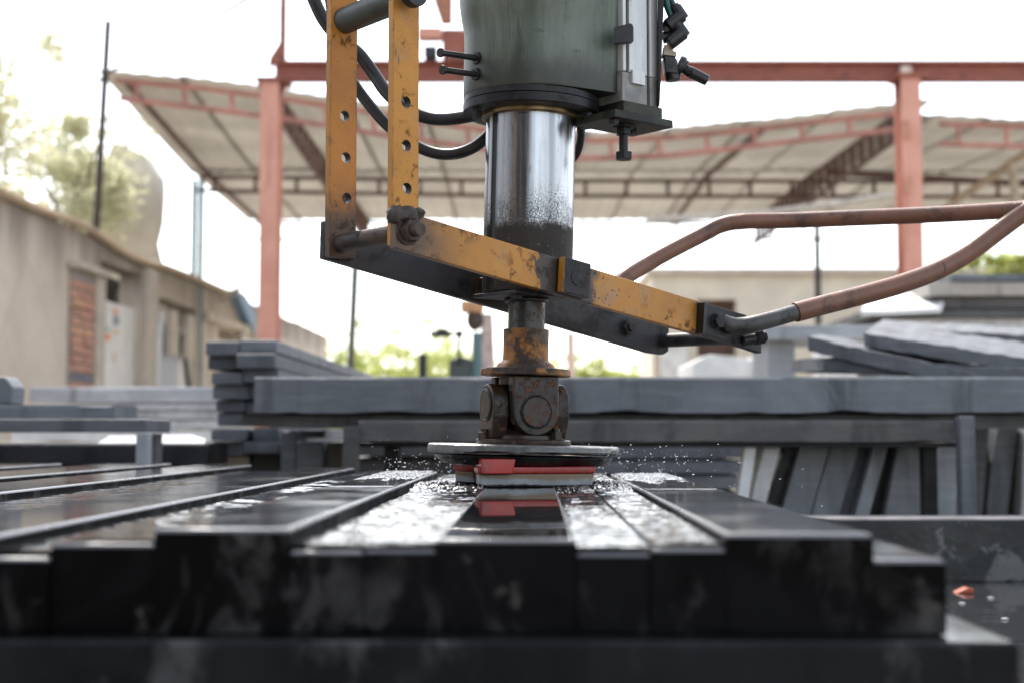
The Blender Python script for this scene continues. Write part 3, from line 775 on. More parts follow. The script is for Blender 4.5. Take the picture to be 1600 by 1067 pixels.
# pole at the roof corner and the wires
bm = bm_new(); cyl(bm, P(150, 366, 16.1), P(169, 33, 15.9), .040, 8); part('corner_pole', bm, TRUSSPOLE, cat='pole', label='thin dark pole rising past the left corner of the shed roof')
bm = bm_new(); tube(bm, [P(172, 112, 15.9), P(280, 62, 14.5), P(420, -22, 12)], .020, 6); part('wire', bm, RUBBER, cat='wire', label='thin wire rising from the dark pole towards the crane')
bm = bm_new(); tube(bm, [P(165, 122, 15.9), P(60, 152, 18), P(-60, 172, 20)], .022, 6); part('wire', bm, RUBBER, cat='wire', label='thin wire running from the dark pole over the pale tree')
bm = bm_new(); cyl(bm, (xat(541, 34), 34, 0), P(556, 400, 34), .095, 8); part('utility_pole', bm, m_simple('grey_green_pole', (.06, .065, .05), .7), cat='pole', label='grey utility pole leaning slightly behind the end of the wall')
bm = bm_new(); cyl(bm, (xat(635, 60), 60, 0), P(635, 484, 60), .05, 6); cyl(bm, P(628, 492, 60), P(642, 492, 60), .03, 6); part('utility_pole', bm, m_simple('faint_far_pole', (.35, .35, .34), .7), cat='pole', label='faint far pole with a short crossarm above the bushes')
for px, w, lab in ((892, 12, 'pinkish pillar far behind the shaft collar'),):
    bm = bm_new(); x = xat(px, 38); box(bm, (x, 38, zat(520, 38) / 2), (.22, .22, zat(520, 38))); part('pillar', bm, m_simple('pale_pink_pillar', (.55, .42, .36), .9), cat='pillar', label=lab)

# ------------------------------------------------------------------ overhead crane runway
YC = 13.0
crane = thing('crane_runway', 'faded red gantry crane runway of steel columns and beam', 'crane', (1, YC, 0))
def hcol(px0, px1, ytop, side):
    x0, x1 = xat(px0, YC), xat(px1, YC); zt = zat(ytop, YC); bm = bm_new(); xc = (x0 + x1) / 2
    box(bm, (xc, YC, zt / 2), (x1 - x0, .018, zt), bev=.003); box(bm, (xc, YC + .24, zt / 2), (x1 - x0, .018, zt), bev=.003)
    box(bm, (xc, YC + .12, zt / 2), (.02, .22, zt)); c = part('column', bm, PINK, crane)
    bm = bm_new(); box(bm, (xc + .02 * side, YC + .12, zt + .02), (.30, .34, .035), bev=.004)
    prism(bm, [(xc - .14, YC + .1, zt), (xc + .14, YC + .1, zt), (xc + .05, YC + .1, zt - .18), (xc - .05, YC + .1, zt - .18)], (0, .05, 0)); part('cap_plate', bm, REDSTEEL, c)
    return xc
xl = hcol(402, 431, 128, 1); xr = hcol(1416, 1447, 122, 1)
zb0, zb1 = zat(121, YC), zat(96, YC); xb0 = xat(421, YC); xb1 = 9.0
bm = bm_new(); xc = (xb0 + xb1) / 2
box(bm, (xc, YC + .12, zb1), (xb1 - xb0, .17, .018), bev=.003); box(bm, (xc, YC + .12, zb0), (xb1 - xb0, .17, .018), bev=.003); box(bm, (xc, YC + .12, (zb0 + zb1) / 2), (xb1 - xb0, .014, zb1 - zb0 - .02))
beam = part('beam', bm, REDSTEEL, crane)
bm = bm_new(); box(bm, (xc, YC + .12, zb1 + .022), (xb1 - xb0, .05, .025), bev=.004); part('rail', bm, m_simple('rust_orange_rail', (.38, .17, .08), .6), beam)
x = xat(1424, YC); bm = bm_new(); box(bm, (x, YC + .0, zat(112, YC)), (.10, .08, .09), bev=.02); part('clamp', bm, m_simple('pale_clamp', (.6, .48, .40), .7), beam)
bm = bm_new(); x = xat(433, YC); box(bm, (x, YC + .12, (zat(-80, YC) + zb1) / 2), (.06, .06, zat(-80, YC) - zb1), bev=.004)
prism(bm, [(x - .02, YC + .1, zb1 + .01), (x - .13, YC + .1, zb1 - .03), (x - .12, YC + .1, zb1 + .06), (x - .02, YC + .1, zb1 + .22)], (0, .04, 0)); part('mast', bm, REDSTEEL, crane)
for px, py in ((1422, 205), (1422, 290)):
    bm = bm_new(); box(bm, (xat(px, YC), YC - .03, zat(py, YC)), (.05, .04, .16), bev=.005); part('cleat', bm, m_simple('orange_cleat', (.5, .24, .14), .7), crane)
# trolley frame standing on the beam behind the machine
tr = thing('crane_trolley', 'red-brown crane trolley on the beam between the yellow bar and the green housing', 'crane trolley', (xat(700, YC), YC, zb1))
bm = bm_new(); prism(bm, [P(691, 96, YC), P(735, 96, YC), P(735, 46, YC), P(691, 46, YC)], (0, .25, 0), .006); part('end_plate', bm, REDSTEEL, tr)
bm = bm_new(); prism(bm, [P(689, 34, YC), P(706, 34, YC), P(707, -60, YC), P(666, -60, YC), P(678, 0, YC)], (0, .12, 0), .006); part('strut', bm, m_simple('orange_brown_strut', (.33, .145, .085), .7), tr)
bm = bm_new(); box(bm, P(672, 55, YC), (.22, .16, .10), bev=.01); part('motor_box', bm, PINK, tr)
bm = bm_new(); box(bm, P(673, 84, YC), (.12, .14, .11), bev=.01); part('wheel_box', bm, RUBBER, tr)

# ------------------------------------------------------------------ second grinder standing beyond the rack
Yg = 9.0
gm = thing('grinding_machine', 'dark second grinding machine with a pale column behind the spindle', 'machine', (xat(725, Yg), Yg, 0))
bm = bm_new(); prism(bm, [P(748, 700, Yg), P(778, 700, Yg), P(770, 490, Yg), P(752, 490, Yg)], (0, .15, 0), .01); part('column', bm, m_simple('pale_pink_column', (.50, .40, .36), .8), gm)
bm = bm_new(); cyl(bm, P(745, 700, Yg), P(745, 520, Yg), .03, 12); part('spindle', bm, TEALPOST, gm)
bm = bm_new(); bmesh.ops.create_icosphere(bm, subdivisions=3, radius=.055, matrix=Matrix.Translation(P(742, 500, Yg)) @ Matrix.Diagonal((1, 1, 1.35, 1))); part('chuck', bm, BROWNPIN, gm)
bm = bm_new(); box(bm, P(738, 480, Yg), (.15, .12, .08), bev=.02); part('arm', bm, m_simple('faded_orange_arm', (.50, .28, .14), .7), gm)
bm = bm_new(); cyl(bm, P(672, 522, Yg), P(703, 522, Yg), .022, 14, bev=.005); cyl(bm, P(683, 519, Yg), P(699, 519, Yg), .028, 14, bev=.006); m2 = part('motor', bm, PLASTICBLACK, gm)
bm = bm_new(); cyl(bm, P(700, 522, Yg), P(722, 522, Yg), .012, 10); bmesh.ops.create_icosphere(bm, subdivisions=2, radius=.028, matrix=Matrix.Translation(P(718, 522, Yg))); cyl(bm, P(717, 522, Yg), P(717, 570, Yg), .012, 10); part('bracket', bm, PLASTICBLACK, gm)
bm = bm_new(); prism(bm, [P(700, 700, Yg), P(742, 700, Yg), P(742, 563, Yg), P(722, 556, Yg), P(702, 562, Yg)], (0, .2, 0), .01); part('gearbox', bm, m_simple('dark_grey_green_box', (.055, .065, .062), .6), gm)
bm = bm_new(); x = xat(661, 7.2); cyl(bm, (x, 7.2, 0), (x, 7.2, zat(553, 7.2)), .020, 12, bev=.003); part('steel_post', bm, PLASTICBLACK, cat='post', label='short black post sticking up behind the long stone rack')

# ================================================================== STONE RACK AND PILES (middle distance)
def slab(label, pts, vec, mat, bev=.004, rough=0.0, rscale=6, seed=0, name='stone_slab', cat='stone slab', group=None, parent=None, sub=0):
    bm = bm_new(); prism(bm, pts, vec, 0 if rough else bev)
    if rough:
        for _ in range(sub or 3): bmesh.ops.subdivide_edges(bm, edges=[e for e in bm.edges if e.calc_length() > .06], cuts=1, use_grid_fill=True)
        rough_up(bm, rough, rscale, seed)
    return part(name, bm, mat, parent, label=label, cat=cat, group=group)
def hbeam(label, px0, px1, py0, py1, Y, depth, mat, chip=0.0, seed=0, group=None, name='stone_beam', cat='stone beam'):
    """long sawn beam lying across the view; chip = ragged lower front edge"""
    x0, x1 = xat(px0, Y), xat(px1, Y); z0, z1 = zat(py1, Y), zat(py0, Y)
    bm = bm_new(); n = 90; rnd = random.Random(seed)
    prevc = None
    for i in range(n + 1):
        x = x0 + (x1 - x0) * i / n
        c = 0
        if chip: c = chip * max(0, mnoise.noise(Vector((x * 5, seed, 0))) * 1.2 + .5 * mnoise.noise(Vector((x * 21, seed, 3))) + .15)
        tc = .010 * max(0, mnoise.noise(Vector((x * 17, seed, 7))) - .22) + .004 * max(0, mnoise.noise(Vector((x * 60, seed, 8))))
        wv = .0025 * mnoise.noise(Vector((x * 6, seed * 2 + 1, 0)))
        sec = [(Y + wv, z0 + c), (Y + .006 + wv, z1 - .006 - tc), (Y + .012 + tc, z1), (Y + depth, z1), (Y + depth, z0), (Y + .05 * (1 if chip else 0) + .01, z0)]
        cur = [bm.verts.new((x, a, b_)) for a, b_ in sec]
        if prevc:
            for k in range(6): bm.faces.new((prevc[k], cur[k], cur[(k + 1) % 6], prevc[(k + 1) % 6]))
        else: bm.faces.new(cur)
        prevc = cur
    bm.faces.new(list(reversed(prevc))); bmesh.ops.recalc_face_normals(bm, faces=bm.faces)
    return part(name, bm, mat, label=label, cat=cat, group=group)
YR = 3.8
hbeam('long blue-grey sawn stone beam topping the rack behind the polishing head', 397, 1760, 588, 645, YR, .62, SLATE, .012, 2)
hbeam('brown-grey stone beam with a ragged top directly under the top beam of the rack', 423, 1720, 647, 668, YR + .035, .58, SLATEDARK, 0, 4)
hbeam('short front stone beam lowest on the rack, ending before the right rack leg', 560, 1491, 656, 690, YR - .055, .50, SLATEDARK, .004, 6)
rk = thing('stone_rack', 'low steel and stone table legs carrying the long beams', 'rack', (xat(1000, YR), YR + .3, 0))
for px0, px1, Y, mt in ((538, 562, YR - .05, SLATEDARK), (1495, 1518, YR - .06, SLATE), (1437, 1459, YR + .10, BLACKMETAL), (602, 626, YR + .10, BLACKMETAL)):
    x0, x1 = xat(px0, Y), xat(px1, Y); zt = zat(668, YR + .035) - .002 if Y < YR else zat(691, YR) - .0125
    if px0 == 538 or px0 == 1495: zt = zat(650 if px0 == 1495 else 666, Y)
    bm = bm_new(); box(bm, ((x0 + x1) / 2, Y + .0, zt / 2), (x1 - x0, .045, zt), bev=.003); part('leg', bm, mt, rk)
bm = bm_new(); box(bm, (xat(1030, YR), YR + .22, zat(691, YR) - .006), (xat(1490, YR) - xat(545, YR), .44, .012), bev=.002); part('table_frame', bm, BLACKMETAL, rk)

# slabs leaning in a row under and beside the rack (bottoms stand on the yard behind the bed)
YL = 4.35
def lean(label, bx0, bx1, tx0, tx1, Y, mat, depth=.5, pyt=676, rough=0.0, group='slabs leaning under the rack', seed=0):
    zt = zat(pyt, Y); z805 = zat(805, Y)
    s0 = (xat(tx0, Y) - xat(bx0, Y)) / (zat(690, Y) - z805); s1 = (xat(tx1, Y) - xat(bx1, Y)) / (zat(690, Y) - z805)
    s1 = s0 = (s0 + s1) / 2
    pts = [(xat(bx0, Y) - s0 * z805, Y, 0), (xat(bx1, Y) - s1 * z805, Y, 0), (xat(bx1, Y) + s1 * (zt - z805), Y, zt), (xat(bx0, Y) + s0 * (zt - z805), Y, zt)]
    return slab(label, pts, (0, depth, 0), mat, .004, rough, 7, seed, group=group)
YL = 3.98
lean('slab coloured white for sunlight, leftmost of the leaning row under the rack', 1146, 1164, 1160, 1186, YL - .16, WHITEPALE, .05, 694)  # white colour puts in the sunlight on this slab
lean('pale grey slab leaning against the white one under the rack', 1165, 1190, 1187, 1228, YL - .13, SLATEPALE, .3, 694)
lean('dark filler painting in the shaded gap right of the pale grey slab', 1191, 1216, 1229, 1247, YL + .02, BLACKMETAL, .25, 694)  # black piece added where the row has only a shaded gap
lean('wide slate slab leaning second from the pale one', 1217, 1263, 1248, 1300, YL - .02, SLATELEAN, .25, 694)
lean('slate slab leaning behind the wide one in the row', 1264, 1309, 1301, 1341, YL, SLATELEAN, .25, 694)
lean('darker slate slab leaning in the middle of the row', 1310, 1332, 1342, 1363, YL + .02, SLATE, .25, 694)
lean('narrow light slab leaning before the black gap', 1333, 1355, 1364, 1389, YL - .03, SLATELEAN, .25, 694)
lean('black filler painting in a shaded gap of the row, before the rack leg', 1356, 1378, 1390, 1408, YL + .06, BLACKMETAL, .2, 694)  # another black filler, put in for the shade between slabs
lean('broad slab leaning behind the black rack leg', 1379, 1446, 1409, 1462, YL, SLATELEAN, .25, 694)
lean('slab leaning between the two right rack legs', 1447, 1486, 1463, 1502, YL + .01, SLATELEAN, .25, 694)
YL = 4.50
lean('rough rounded slab standing just right of the rack end leg', 1505, 1528, 1516, 1543, YL, SLATEROUGH, .3, 664, .010, seed=3)
lean('rough dark slab standing upright with split faces', 1540, 1572, 1550, 1588, YL + .02, SLATE, .3, 662, .016, seed=5)
lean('rough slab at the far right end of the leaning row', 1590, 1630, 1598, 1640, YL - .03, SLATELEAN, .3, 660, .012, seed=6)
# pile behind the rack, right of the polishing head
for k, (a, c, px0, px1) in enumerate([(694, 715, 905, 1165), (718, 739, 900, 1155), (742, 763, 890, 1160), (766, 790, 900, 1150), (793, 830, 890, 1160)]):
    hbeam('%s slab of the flat pile seen under the rack beside the polishing disc' % ('topmost', 'second', 'middle', 'fourth', 'lowest')[k], px0, px1, a, c, 5.1, .7, SLATE, 0, 10 + k, 'flat pile under the rack', 'stone_slab', 'stone slab')
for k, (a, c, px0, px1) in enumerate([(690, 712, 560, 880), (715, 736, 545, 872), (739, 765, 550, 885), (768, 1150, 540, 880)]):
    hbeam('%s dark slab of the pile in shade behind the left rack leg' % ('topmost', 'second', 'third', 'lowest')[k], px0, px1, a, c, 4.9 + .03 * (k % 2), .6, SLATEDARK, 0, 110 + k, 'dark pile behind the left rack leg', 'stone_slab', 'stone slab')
hbeam('stone block the flat pile under the rack stands on', 900, 1150, 833, 1150, 5.12, .6, SLATEDARK, 0, 17, None, 'stone_block', 'stone block')

# rough slabs lying on the rack at right
def roughslab(label, fl, fr, bl, br, th, mat, amp, seed):
    """slab given by its front and back upper edges; split faces stay angular"""
    bm = bm_new(); n = 60; rows = []
    for k in range(2):
        for (l, r_) in ((fl, fr), (bl, br)):
            rows.append([l.lerp(r_, i / n) + Vector((0, 0, -th * k)) for i in range(n + 1)])
    (ft, bt, fb, bb) = rows; ring = []
    for i in range(n + 1):
        sec = [fb[i], fb[i].lerp(ft[i], .5), ft[i], ft[i].lerp(bt[i], .33), ft[i].lerp(bt[i], .66), bt[i], bb[i]]
        sec = [p + mnoise.noise_vector(Vector((p.x * 5, j * 3.3 + seed, p.z * 4))) * amp * .25 + mnoise.noise_vector(Vector((p.x * 34, j * 7.3 + seed, 2))) * amp * .7 for j, p in enumerate(sec)]
        cur = [bm.verts.new(p) for p in sec]
        if ring:
            for j in range(7): bm.faces.new((ring[j], cur[j], cur[(j + 1) % 7], ring[(j + 1) % 7]))
        else: bm.faces.new(cur)
        ring = cur
    bm.faces.new(list(reversed(ring))); bmesh.ops.recalc_face_normals(bm, faces=bm.faces)
    return part('stone_slab', bm, mat, label=label, cat='stone slab', sharp=18)
roughslab('rough thick slab lying tilted on top at the right end of the rack', P(1350, 521, 4.05), P(1700, 574, 4.05), P(1372, 504, 4.55), P(1700, 549, 4.55), .036, SLATEROUGH, .006, 3)
roughslab('rough slab with a pale broken left end under the tilted one', P(1262, 526, 3.98), P(1560, 592, 3.98), P(1285, 522, 4.5), P(1560, 575, 4.5), .040, SLATEROUGH, .006, 9)
roughslab('rough slab lying flat behind the tilted one on the rack', P(1362, 512, 4.9), P(1720, 530, 4.9), P(1380, 500, 5.4), P(1720, 520, 5.4), .045, SLATEROUGH, .008, 21)
roughslab('lowest rough slab lying straight on the rack beam at right', P(1286, 558, 4.0), P(1690, 581, 4.0), P(1236, 563, 4.42), P(1690, 572, 4.42), .038, SLATEROUGH, .007, 14)
# far pile on the right
for k, (px0, px1, a, c, mt, lab) in enumerate([(1455, 1720, 441, 462, SLATEBROWN, 'speckled light slab second from the top of the far right pile'), (1462, 1720, 464, 482, SLATEDARK, 'dark slab just under the speckled light one in the far right pile'),
                                               (1360, 1720, 484, 496, SLATEDARK, 'thin dark slab in the middle of the far right pile'), (1395, 1720, 497, 516, SLATEPALE, 'pale slab low in the far right pile'), (1490, 1720, 428, 439, SLATE, 'short grey slab lying highest at the right end of the far pile'), (1340, 1720, 518, 640, SLATEPALE, 'pale block under the far right pile')]):
    hbeam(lab, px0, px1, a, c, 8.0 + .05 * (k % 2), 1.2, mt, 0, 30 + k, 'far pile on the right', 'stone_slab' if k < 5 else 'stone_block', 'stone slab' if k < 5 else 'stone block')
slab('white slab lying slanted on the far right pile', [P(1345, 486, 7.9), P(1470, 481, 7.9), P(1474, 472, 8.0), P(1455, 455, 8.4), P(1360, 462, 8.4)], (0, 0, -.03), WHITEPALE, .004)
slab('white stone block beyond the rack below the bolted bracket', [P(1082, 590, 9), P(1200, 590, 9), P(1200, 565, 9), P(1110, 553, 9), P(1082, 566, 9)], (0, .8, 0), WHITEPALE, .006, name='stone_block', cat='stone block')
slab('pale block beyond the rack right of the white block', [P(1195, 590, 8.6), P(1245, 590, 8.6), P(1230, 545, 8.6), P(1200, 548, 8.6)], (0, .8, 0), SLATEPALE, .006, name='stone_block', cat='stone block')
slab('blue-grey slab edge behind the curved handle above the rough slabs', [P(1195, 530, 6.2), P(1400, 530, 6.2), P(1400, 508, 6.2), P(1195, 508, 6.2)], (0, .6, 0), SLATELEAN, .004)
for k, xx in enumerate((1215, 1385)):
    x = xat(xx, 6.4); bm = bm_new(); box(bm, (x, 6.5, zat(531, 6.2) / 2), (.12, .4, zat(531, 6.2)), bev=.004); part('stone_block', bm, SLATELEAN, cat='stone block', label=('left', 'right')[k] + ' support block under the blue-grey slab behind the rough slabs')

# stack of long beams seen end-on, left of the rack
def endbeam(label, px0, px1, py0, py1, Y0, Y1, mat, seed=0):
    A = ray(px0, py0); x0, x1 = xat(px0, Y0), xat(px1, Y0); z0, z1 = zat(py1, Y0), zat(py0, Y0)
    k = 34 / F
    pts = [(x0, Y0, z0), (x1, Y0, z0), (x1, Y0, z1), (x0, Y0, z1)]
    return slab(label, pts, ((Y1 - Y0) * k, Y1 - Y0, 0), mat, .006, name='stone_beam', cat='stone beam', group='beams stacked end-on')
YS = 4.5
ORD = ['topmost', 'second', 'third', 'fourth', 'fifth', 'sixth', 'lowest']
for k, (a, b_, c, d, o) in enumerate([(320, 373, 533, 555, 0), (324, 368, 556, 577, .05), (330, 378, 581, 600, .0), (332, 382, 601, 623, .03), (337, 380, 625, 643, .08), (340, 376, 644, 665, .1), (330, 383, 669, 688, .0), (331, 382, 689, 712, .03)]):
    endbeam('%s beam end in the left column of the end-on stack' % (ORD + ['bottom'])[k], a, b_, c, d, YS + o, YS + 2.6, SLATE, k)
for k, (a, b_, c, d, o) in enumerate([(374, 432, 531, 551, .0), (368, 430, 552, 575, -.06), (378, 436, 577, 597, .0), (380, 440, 599, 622, .1), (384, 440, 627, 646, .12), (396, 437, 668, 690, .05), (382, 436, 690, 708, .0)]):
    endbeam('%s beam end in the right column of the end-on stack' % ORD[k], a, b_, c, d, YS + o, YS + 3.0, SLATE, 20 + k)
for k, (px, lab) in enumerate(((356, 'pale foot block under the end-on beam stack'), (412, 'dark foot block under the end-on beam stack'))):
    x = xat(px, YS); bm = bm_new(); zt = zat(712 if k == 0 else 708, YS) - .001; box(bm, (x, YS + .3, zt / 2), (.10, .4, zt), bev=.006); part('stone_block', bm, PLASTER if k == 0 else SLATEDARK, cat='stone block', label=lab)
for k, (px0, px1, a, c) in enumerate(((440, 462, 672, 745), (466, 508, 672, 684), (464, 505, 690, 742), (512, 536, 690, 740))):
    hbeam('%s small offcut stacked low behind the left rack leg' % ('upright', 'flat topmost', 'broad', 'brownish')[k], px0, px1, a, c, 4.35, .3, SLATE if k != 3 else SLATEDARK, 0, 50 + k, None, 'stone_offcut', 'stone offcut')

# far pale stack and nearer table on the left
for k, (px0, a, c) in enumerate(((46, 604, 628), (180, 629, 640), (182, 641, 654), (186, 655, 668))):
    hbeam('%s layer of the pale sunlit stack below the white door' % ('thick top', 'second', 'third', 'lowest')[k], px0, 345, a, c, 6.6, .8, SLATEPALE if k else m_slate('pale_grey_stone', (.36, .365, .375), (.46, .465, .475)), 0, 70 + k, 'pale stack on the left', 'stone_slab', 'stone slab')
hbeam('stone slab coloured white for the lit strips under the pale stack at left', 20, 345, 671, 690, 6.6, .8, WHITEPALE, .01, 76, None, 'stone_slab', 'stone slab')  # white colour stands for lit background seen through the gaps
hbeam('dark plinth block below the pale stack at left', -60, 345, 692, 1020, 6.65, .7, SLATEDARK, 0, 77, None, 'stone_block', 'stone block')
hbeam('grey slab lying on the left table, upper', -240, 180, 632, 653, 3.70, .22, SLATE, 0, 80, 'slabs on the left table', 'stone_slab', 'stone slab')
lt = thing('stone_table', 'low grey stone table with a square leg at the left edge', 'table', (xat(60, 3.7), 3.85, 0))
bm = bm_new(); x0, x1 = xat(-260, 3.66), xat(230, 3.66); z0, z1 = zat(675, 3.66), zat(654, 3.66); box(bm, ((x0 + x1) / 2, 3.79, (z0 + z1) / 2), (x1 - x0, .26, z1 - z0), bev=.004); part('table_top', bm, SLATE, lt)
for px in (222, -240):
    x = xat(px, 3.66); bm = bm_new(); box(bm, (x, 3.69, z0 / 2 - .001), (.030, .05, z0 - .004), bev=.003); part('leg', bm, SLATELEAN, lt)
    bm = bm_new(); box(bm, (x - .02, 3.88, z0 / 2 - .001), (.030, .05, z0 - .004), bev=.003); part('leg', bm, SLATE, lt)
slab('small blue-grey offcut standing on the left table edge', [P(-20, 631, 3.8), P(18, 631, 3.8), P(20, 604, 3.8), P(8, 588, 3.8), P(-20, 588, 3.8)], (0, .10, 0), SLATE, .005, name='stone_offcut', cat='stone offcut')
hbeam('dark wet slab lying flat behind the left table', -260, 326, 692, 726, 4.25, .30, m_slate('dark_wet_slab', (.014, .015, .018), (.030, .031, .036), rough=.35), .006, 90, None, 'stone_slab', 'stone slab')
slab('round-edged flat stone lying on the dark slab behind the left table', [P(150, 692, 4.3), P(320, 692, 4.3), P(322, 684, 4.35), P(300, 678, 4.45), P(170, 680, 4.45)], (0, 0, -.02), SLATELEAN, .004)
hbeam('trestle stone under the dark wet slab on the left', -200, 300, 728, 1150, 4.3, .22, SLATEDARK, 0, 91, None, 'stone_block', 'stone block')

# ================================================================== POLISHING BED: trough, stone layers, water
YAW = math.atan(34 / F); CY_, SY_ = math.cos(YAW), math.sin(YAW)
def T(x, y, z): return Vector((x * CY_ + y * SY_, -x * SY_ + y * CY_, z))
def tprism(bm, x0, x1, y0, y1, z0, z1, bev=0.0, seg=3, jit=0.0):
    prism(bm, [T(x0, y0, z0), T(x1, y0, z0), T(x1, y0, z1), T(x0, y0, z1)], T(0, y1 - y0, 0), bev, seg)
ZFL = ZC - .36
bed = thing('polishing_bed', 'wet dark concrete trough the polished stones lie in, with a pale-topped curb', 'bed', (0, 1.9, 0))
bm = bm_new(); box(bm, (0, 1.9, (ZFL) / 2), (5.0, 3.3, ZFL)); part('trough_floor', bm, BEDCONC, bed)
bm = bm_new(); prism(bm, [(-2.5, 3.45, ZFL + .002), (2.5, 3.45, ZFL + .002), (2.5, 3.45, zat(809, 3.45)), (-2.5, 3.45, zat(809, 3.45))], (0, .14, 0), .008, 3)
top_faces_second(bm, .7); curb = part('curb', bm, [BEDCONC, CURBTOP], bed)
# shallow standing water on the trough floor
bm = bm_new(); nx, ny = 90, 120; rows = []
for j in range(ny + 1):
    row = []
    for i in range(nx + 1):
        x = .33 + 1.7 * i / nx; y = .5 + 2.94 * j / ny
        z = ZFL + .006 + .0022 * mnoise.noise(Vector((x * 9, y * 5, 0))) + .0010 * mnoise.noise(Vector((x * 31, y * 17, 4)))
        row.append(bm.verts.new((x, y, z)))
    rows.append(row)
for j in range(ny):
    for i in range(nx): bm.faces.new((rows[j][i], rows[j][i + 1], rows[j + 1][i + 1], rows[j + 1][i]))
part('standing_water', bm, SLURRY, kind='structure', sharp=None, loc=(1, 1.9, ZFL))
p = P(1508, 926, 3.2)
bm = bm_new(); prism(bm, [p + Vector((-.020, 0, 0)), p + Vector((.020, 0, 0)), p + Vector((.020, 0, .009)), p + Vector((.006, 0, .012))], (0, .03, 0), .001)
part('plastic_scrap', bm, m_simple('orange_plastic', (.50, .10, .045), .4), cat='scrap', label='small orange scrap of plastic floating in the trough water')
for k, (px, py, Y) in enumerate(((1503, 946, 3.0), (1548, 934, 3.1), (1570, 968, 2.75))):
    p = P(px, py, Y); p.z = ZFL + .008; bm = bm_new(); bmesh.ops.create_icosphere(bm, subdivisions=1, radius=.0045, matrix=Matrix.Translation(p) @ Matrix.Diagonal((1.8, 1, .5, 1))); part('stone_chip', bm, WHITEPALE, cat='stone chip', label=('white stone chip in the trough water just below the orange scrap', 'lone white chip in the water right of the orange scrap', 'small pale chip in the water nearest the right edge')[k], sharp=None)

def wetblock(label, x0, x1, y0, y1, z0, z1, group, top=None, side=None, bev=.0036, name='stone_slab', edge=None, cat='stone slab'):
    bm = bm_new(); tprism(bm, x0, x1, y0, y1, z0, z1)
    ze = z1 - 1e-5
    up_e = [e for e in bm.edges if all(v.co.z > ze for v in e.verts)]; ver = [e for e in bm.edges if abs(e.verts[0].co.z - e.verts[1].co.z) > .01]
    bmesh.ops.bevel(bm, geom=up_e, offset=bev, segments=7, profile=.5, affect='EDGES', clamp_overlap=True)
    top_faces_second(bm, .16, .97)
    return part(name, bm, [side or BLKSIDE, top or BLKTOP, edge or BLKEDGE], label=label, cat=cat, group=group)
ZL = ZC - .0740; ZB = ZC - .1245
GT = 'black stone slabs being polished'; GL = 'low wet stone strips between the slabs'
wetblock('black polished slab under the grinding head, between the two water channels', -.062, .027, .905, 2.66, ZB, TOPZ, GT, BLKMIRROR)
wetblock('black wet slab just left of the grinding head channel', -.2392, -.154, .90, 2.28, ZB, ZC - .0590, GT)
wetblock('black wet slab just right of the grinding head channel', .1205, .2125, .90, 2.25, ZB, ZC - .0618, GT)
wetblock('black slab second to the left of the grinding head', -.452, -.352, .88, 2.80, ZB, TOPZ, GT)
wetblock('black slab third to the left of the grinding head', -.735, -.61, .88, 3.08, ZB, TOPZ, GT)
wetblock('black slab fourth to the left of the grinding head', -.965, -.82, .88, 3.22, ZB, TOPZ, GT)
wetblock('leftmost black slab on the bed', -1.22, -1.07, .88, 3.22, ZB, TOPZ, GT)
lows = [(-.3516, -.3055, 2.6, -.0030, 'low strip left half, beside the second black slab on the left'), (-.3050, -.2396, 2.6, .0055, 'low strip right half, against the slab left of the head'),
        (-.1536, -.1075, 2.5, .0012, 'low strip left half in the channel left of the head'), (-.1070, -.0624, 2.5, .0020, 'low strip right half in the channel left of the head'),
        (.0274, .0735, 2.5, 0, 'low strip left half in the channel right of the head'), (.0740, .1201, 2.5, .0030, 'slightly raised low strip in the channel right of the head'),
        (.2129, .258, 2.4, -.004, 'low strip ending the row at right beside the right black slab'), (-.6096, -.4524, 2.9, -.0035, 'wide low strip between the second and third slab on the left'),
        (-.8196, -.7354, 3.0, -.0035, 'low strip between the third and fourth slab on the left'), (-1.0696, -.9654, 3.0, -.0035, 'low strip between the fourth and leftmost slab')]
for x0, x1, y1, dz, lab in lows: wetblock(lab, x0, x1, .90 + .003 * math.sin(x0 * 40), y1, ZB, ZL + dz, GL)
for k, (x0, x1, z0, z1, lab) in enumerate(((-.60, .293, ZC - .198, ZB - .001, 'upper grey base slab carrying the right half of the row'), (-1.35, -.602, ZC - .198, ZB - .001, 'upper grey base slab carrying the left half of the row'),
                                           (-1.38, .31, ZC - .278, ZC - .199, 'middle base slab lying below the upper ones'), (-1.34, .30, ZFL + .001, ZC - .279, 'lowest base slab lying in the trough water'))):
    wetblock(lab, x0, x1, .875 + .006 * k, 3.25, z0, z1, 'base slabs under the row', top=BEDCONC if k else BLKTOP, side=BASEFRONT, edge=BASEFRONT, bev=.004, name='base_slab')

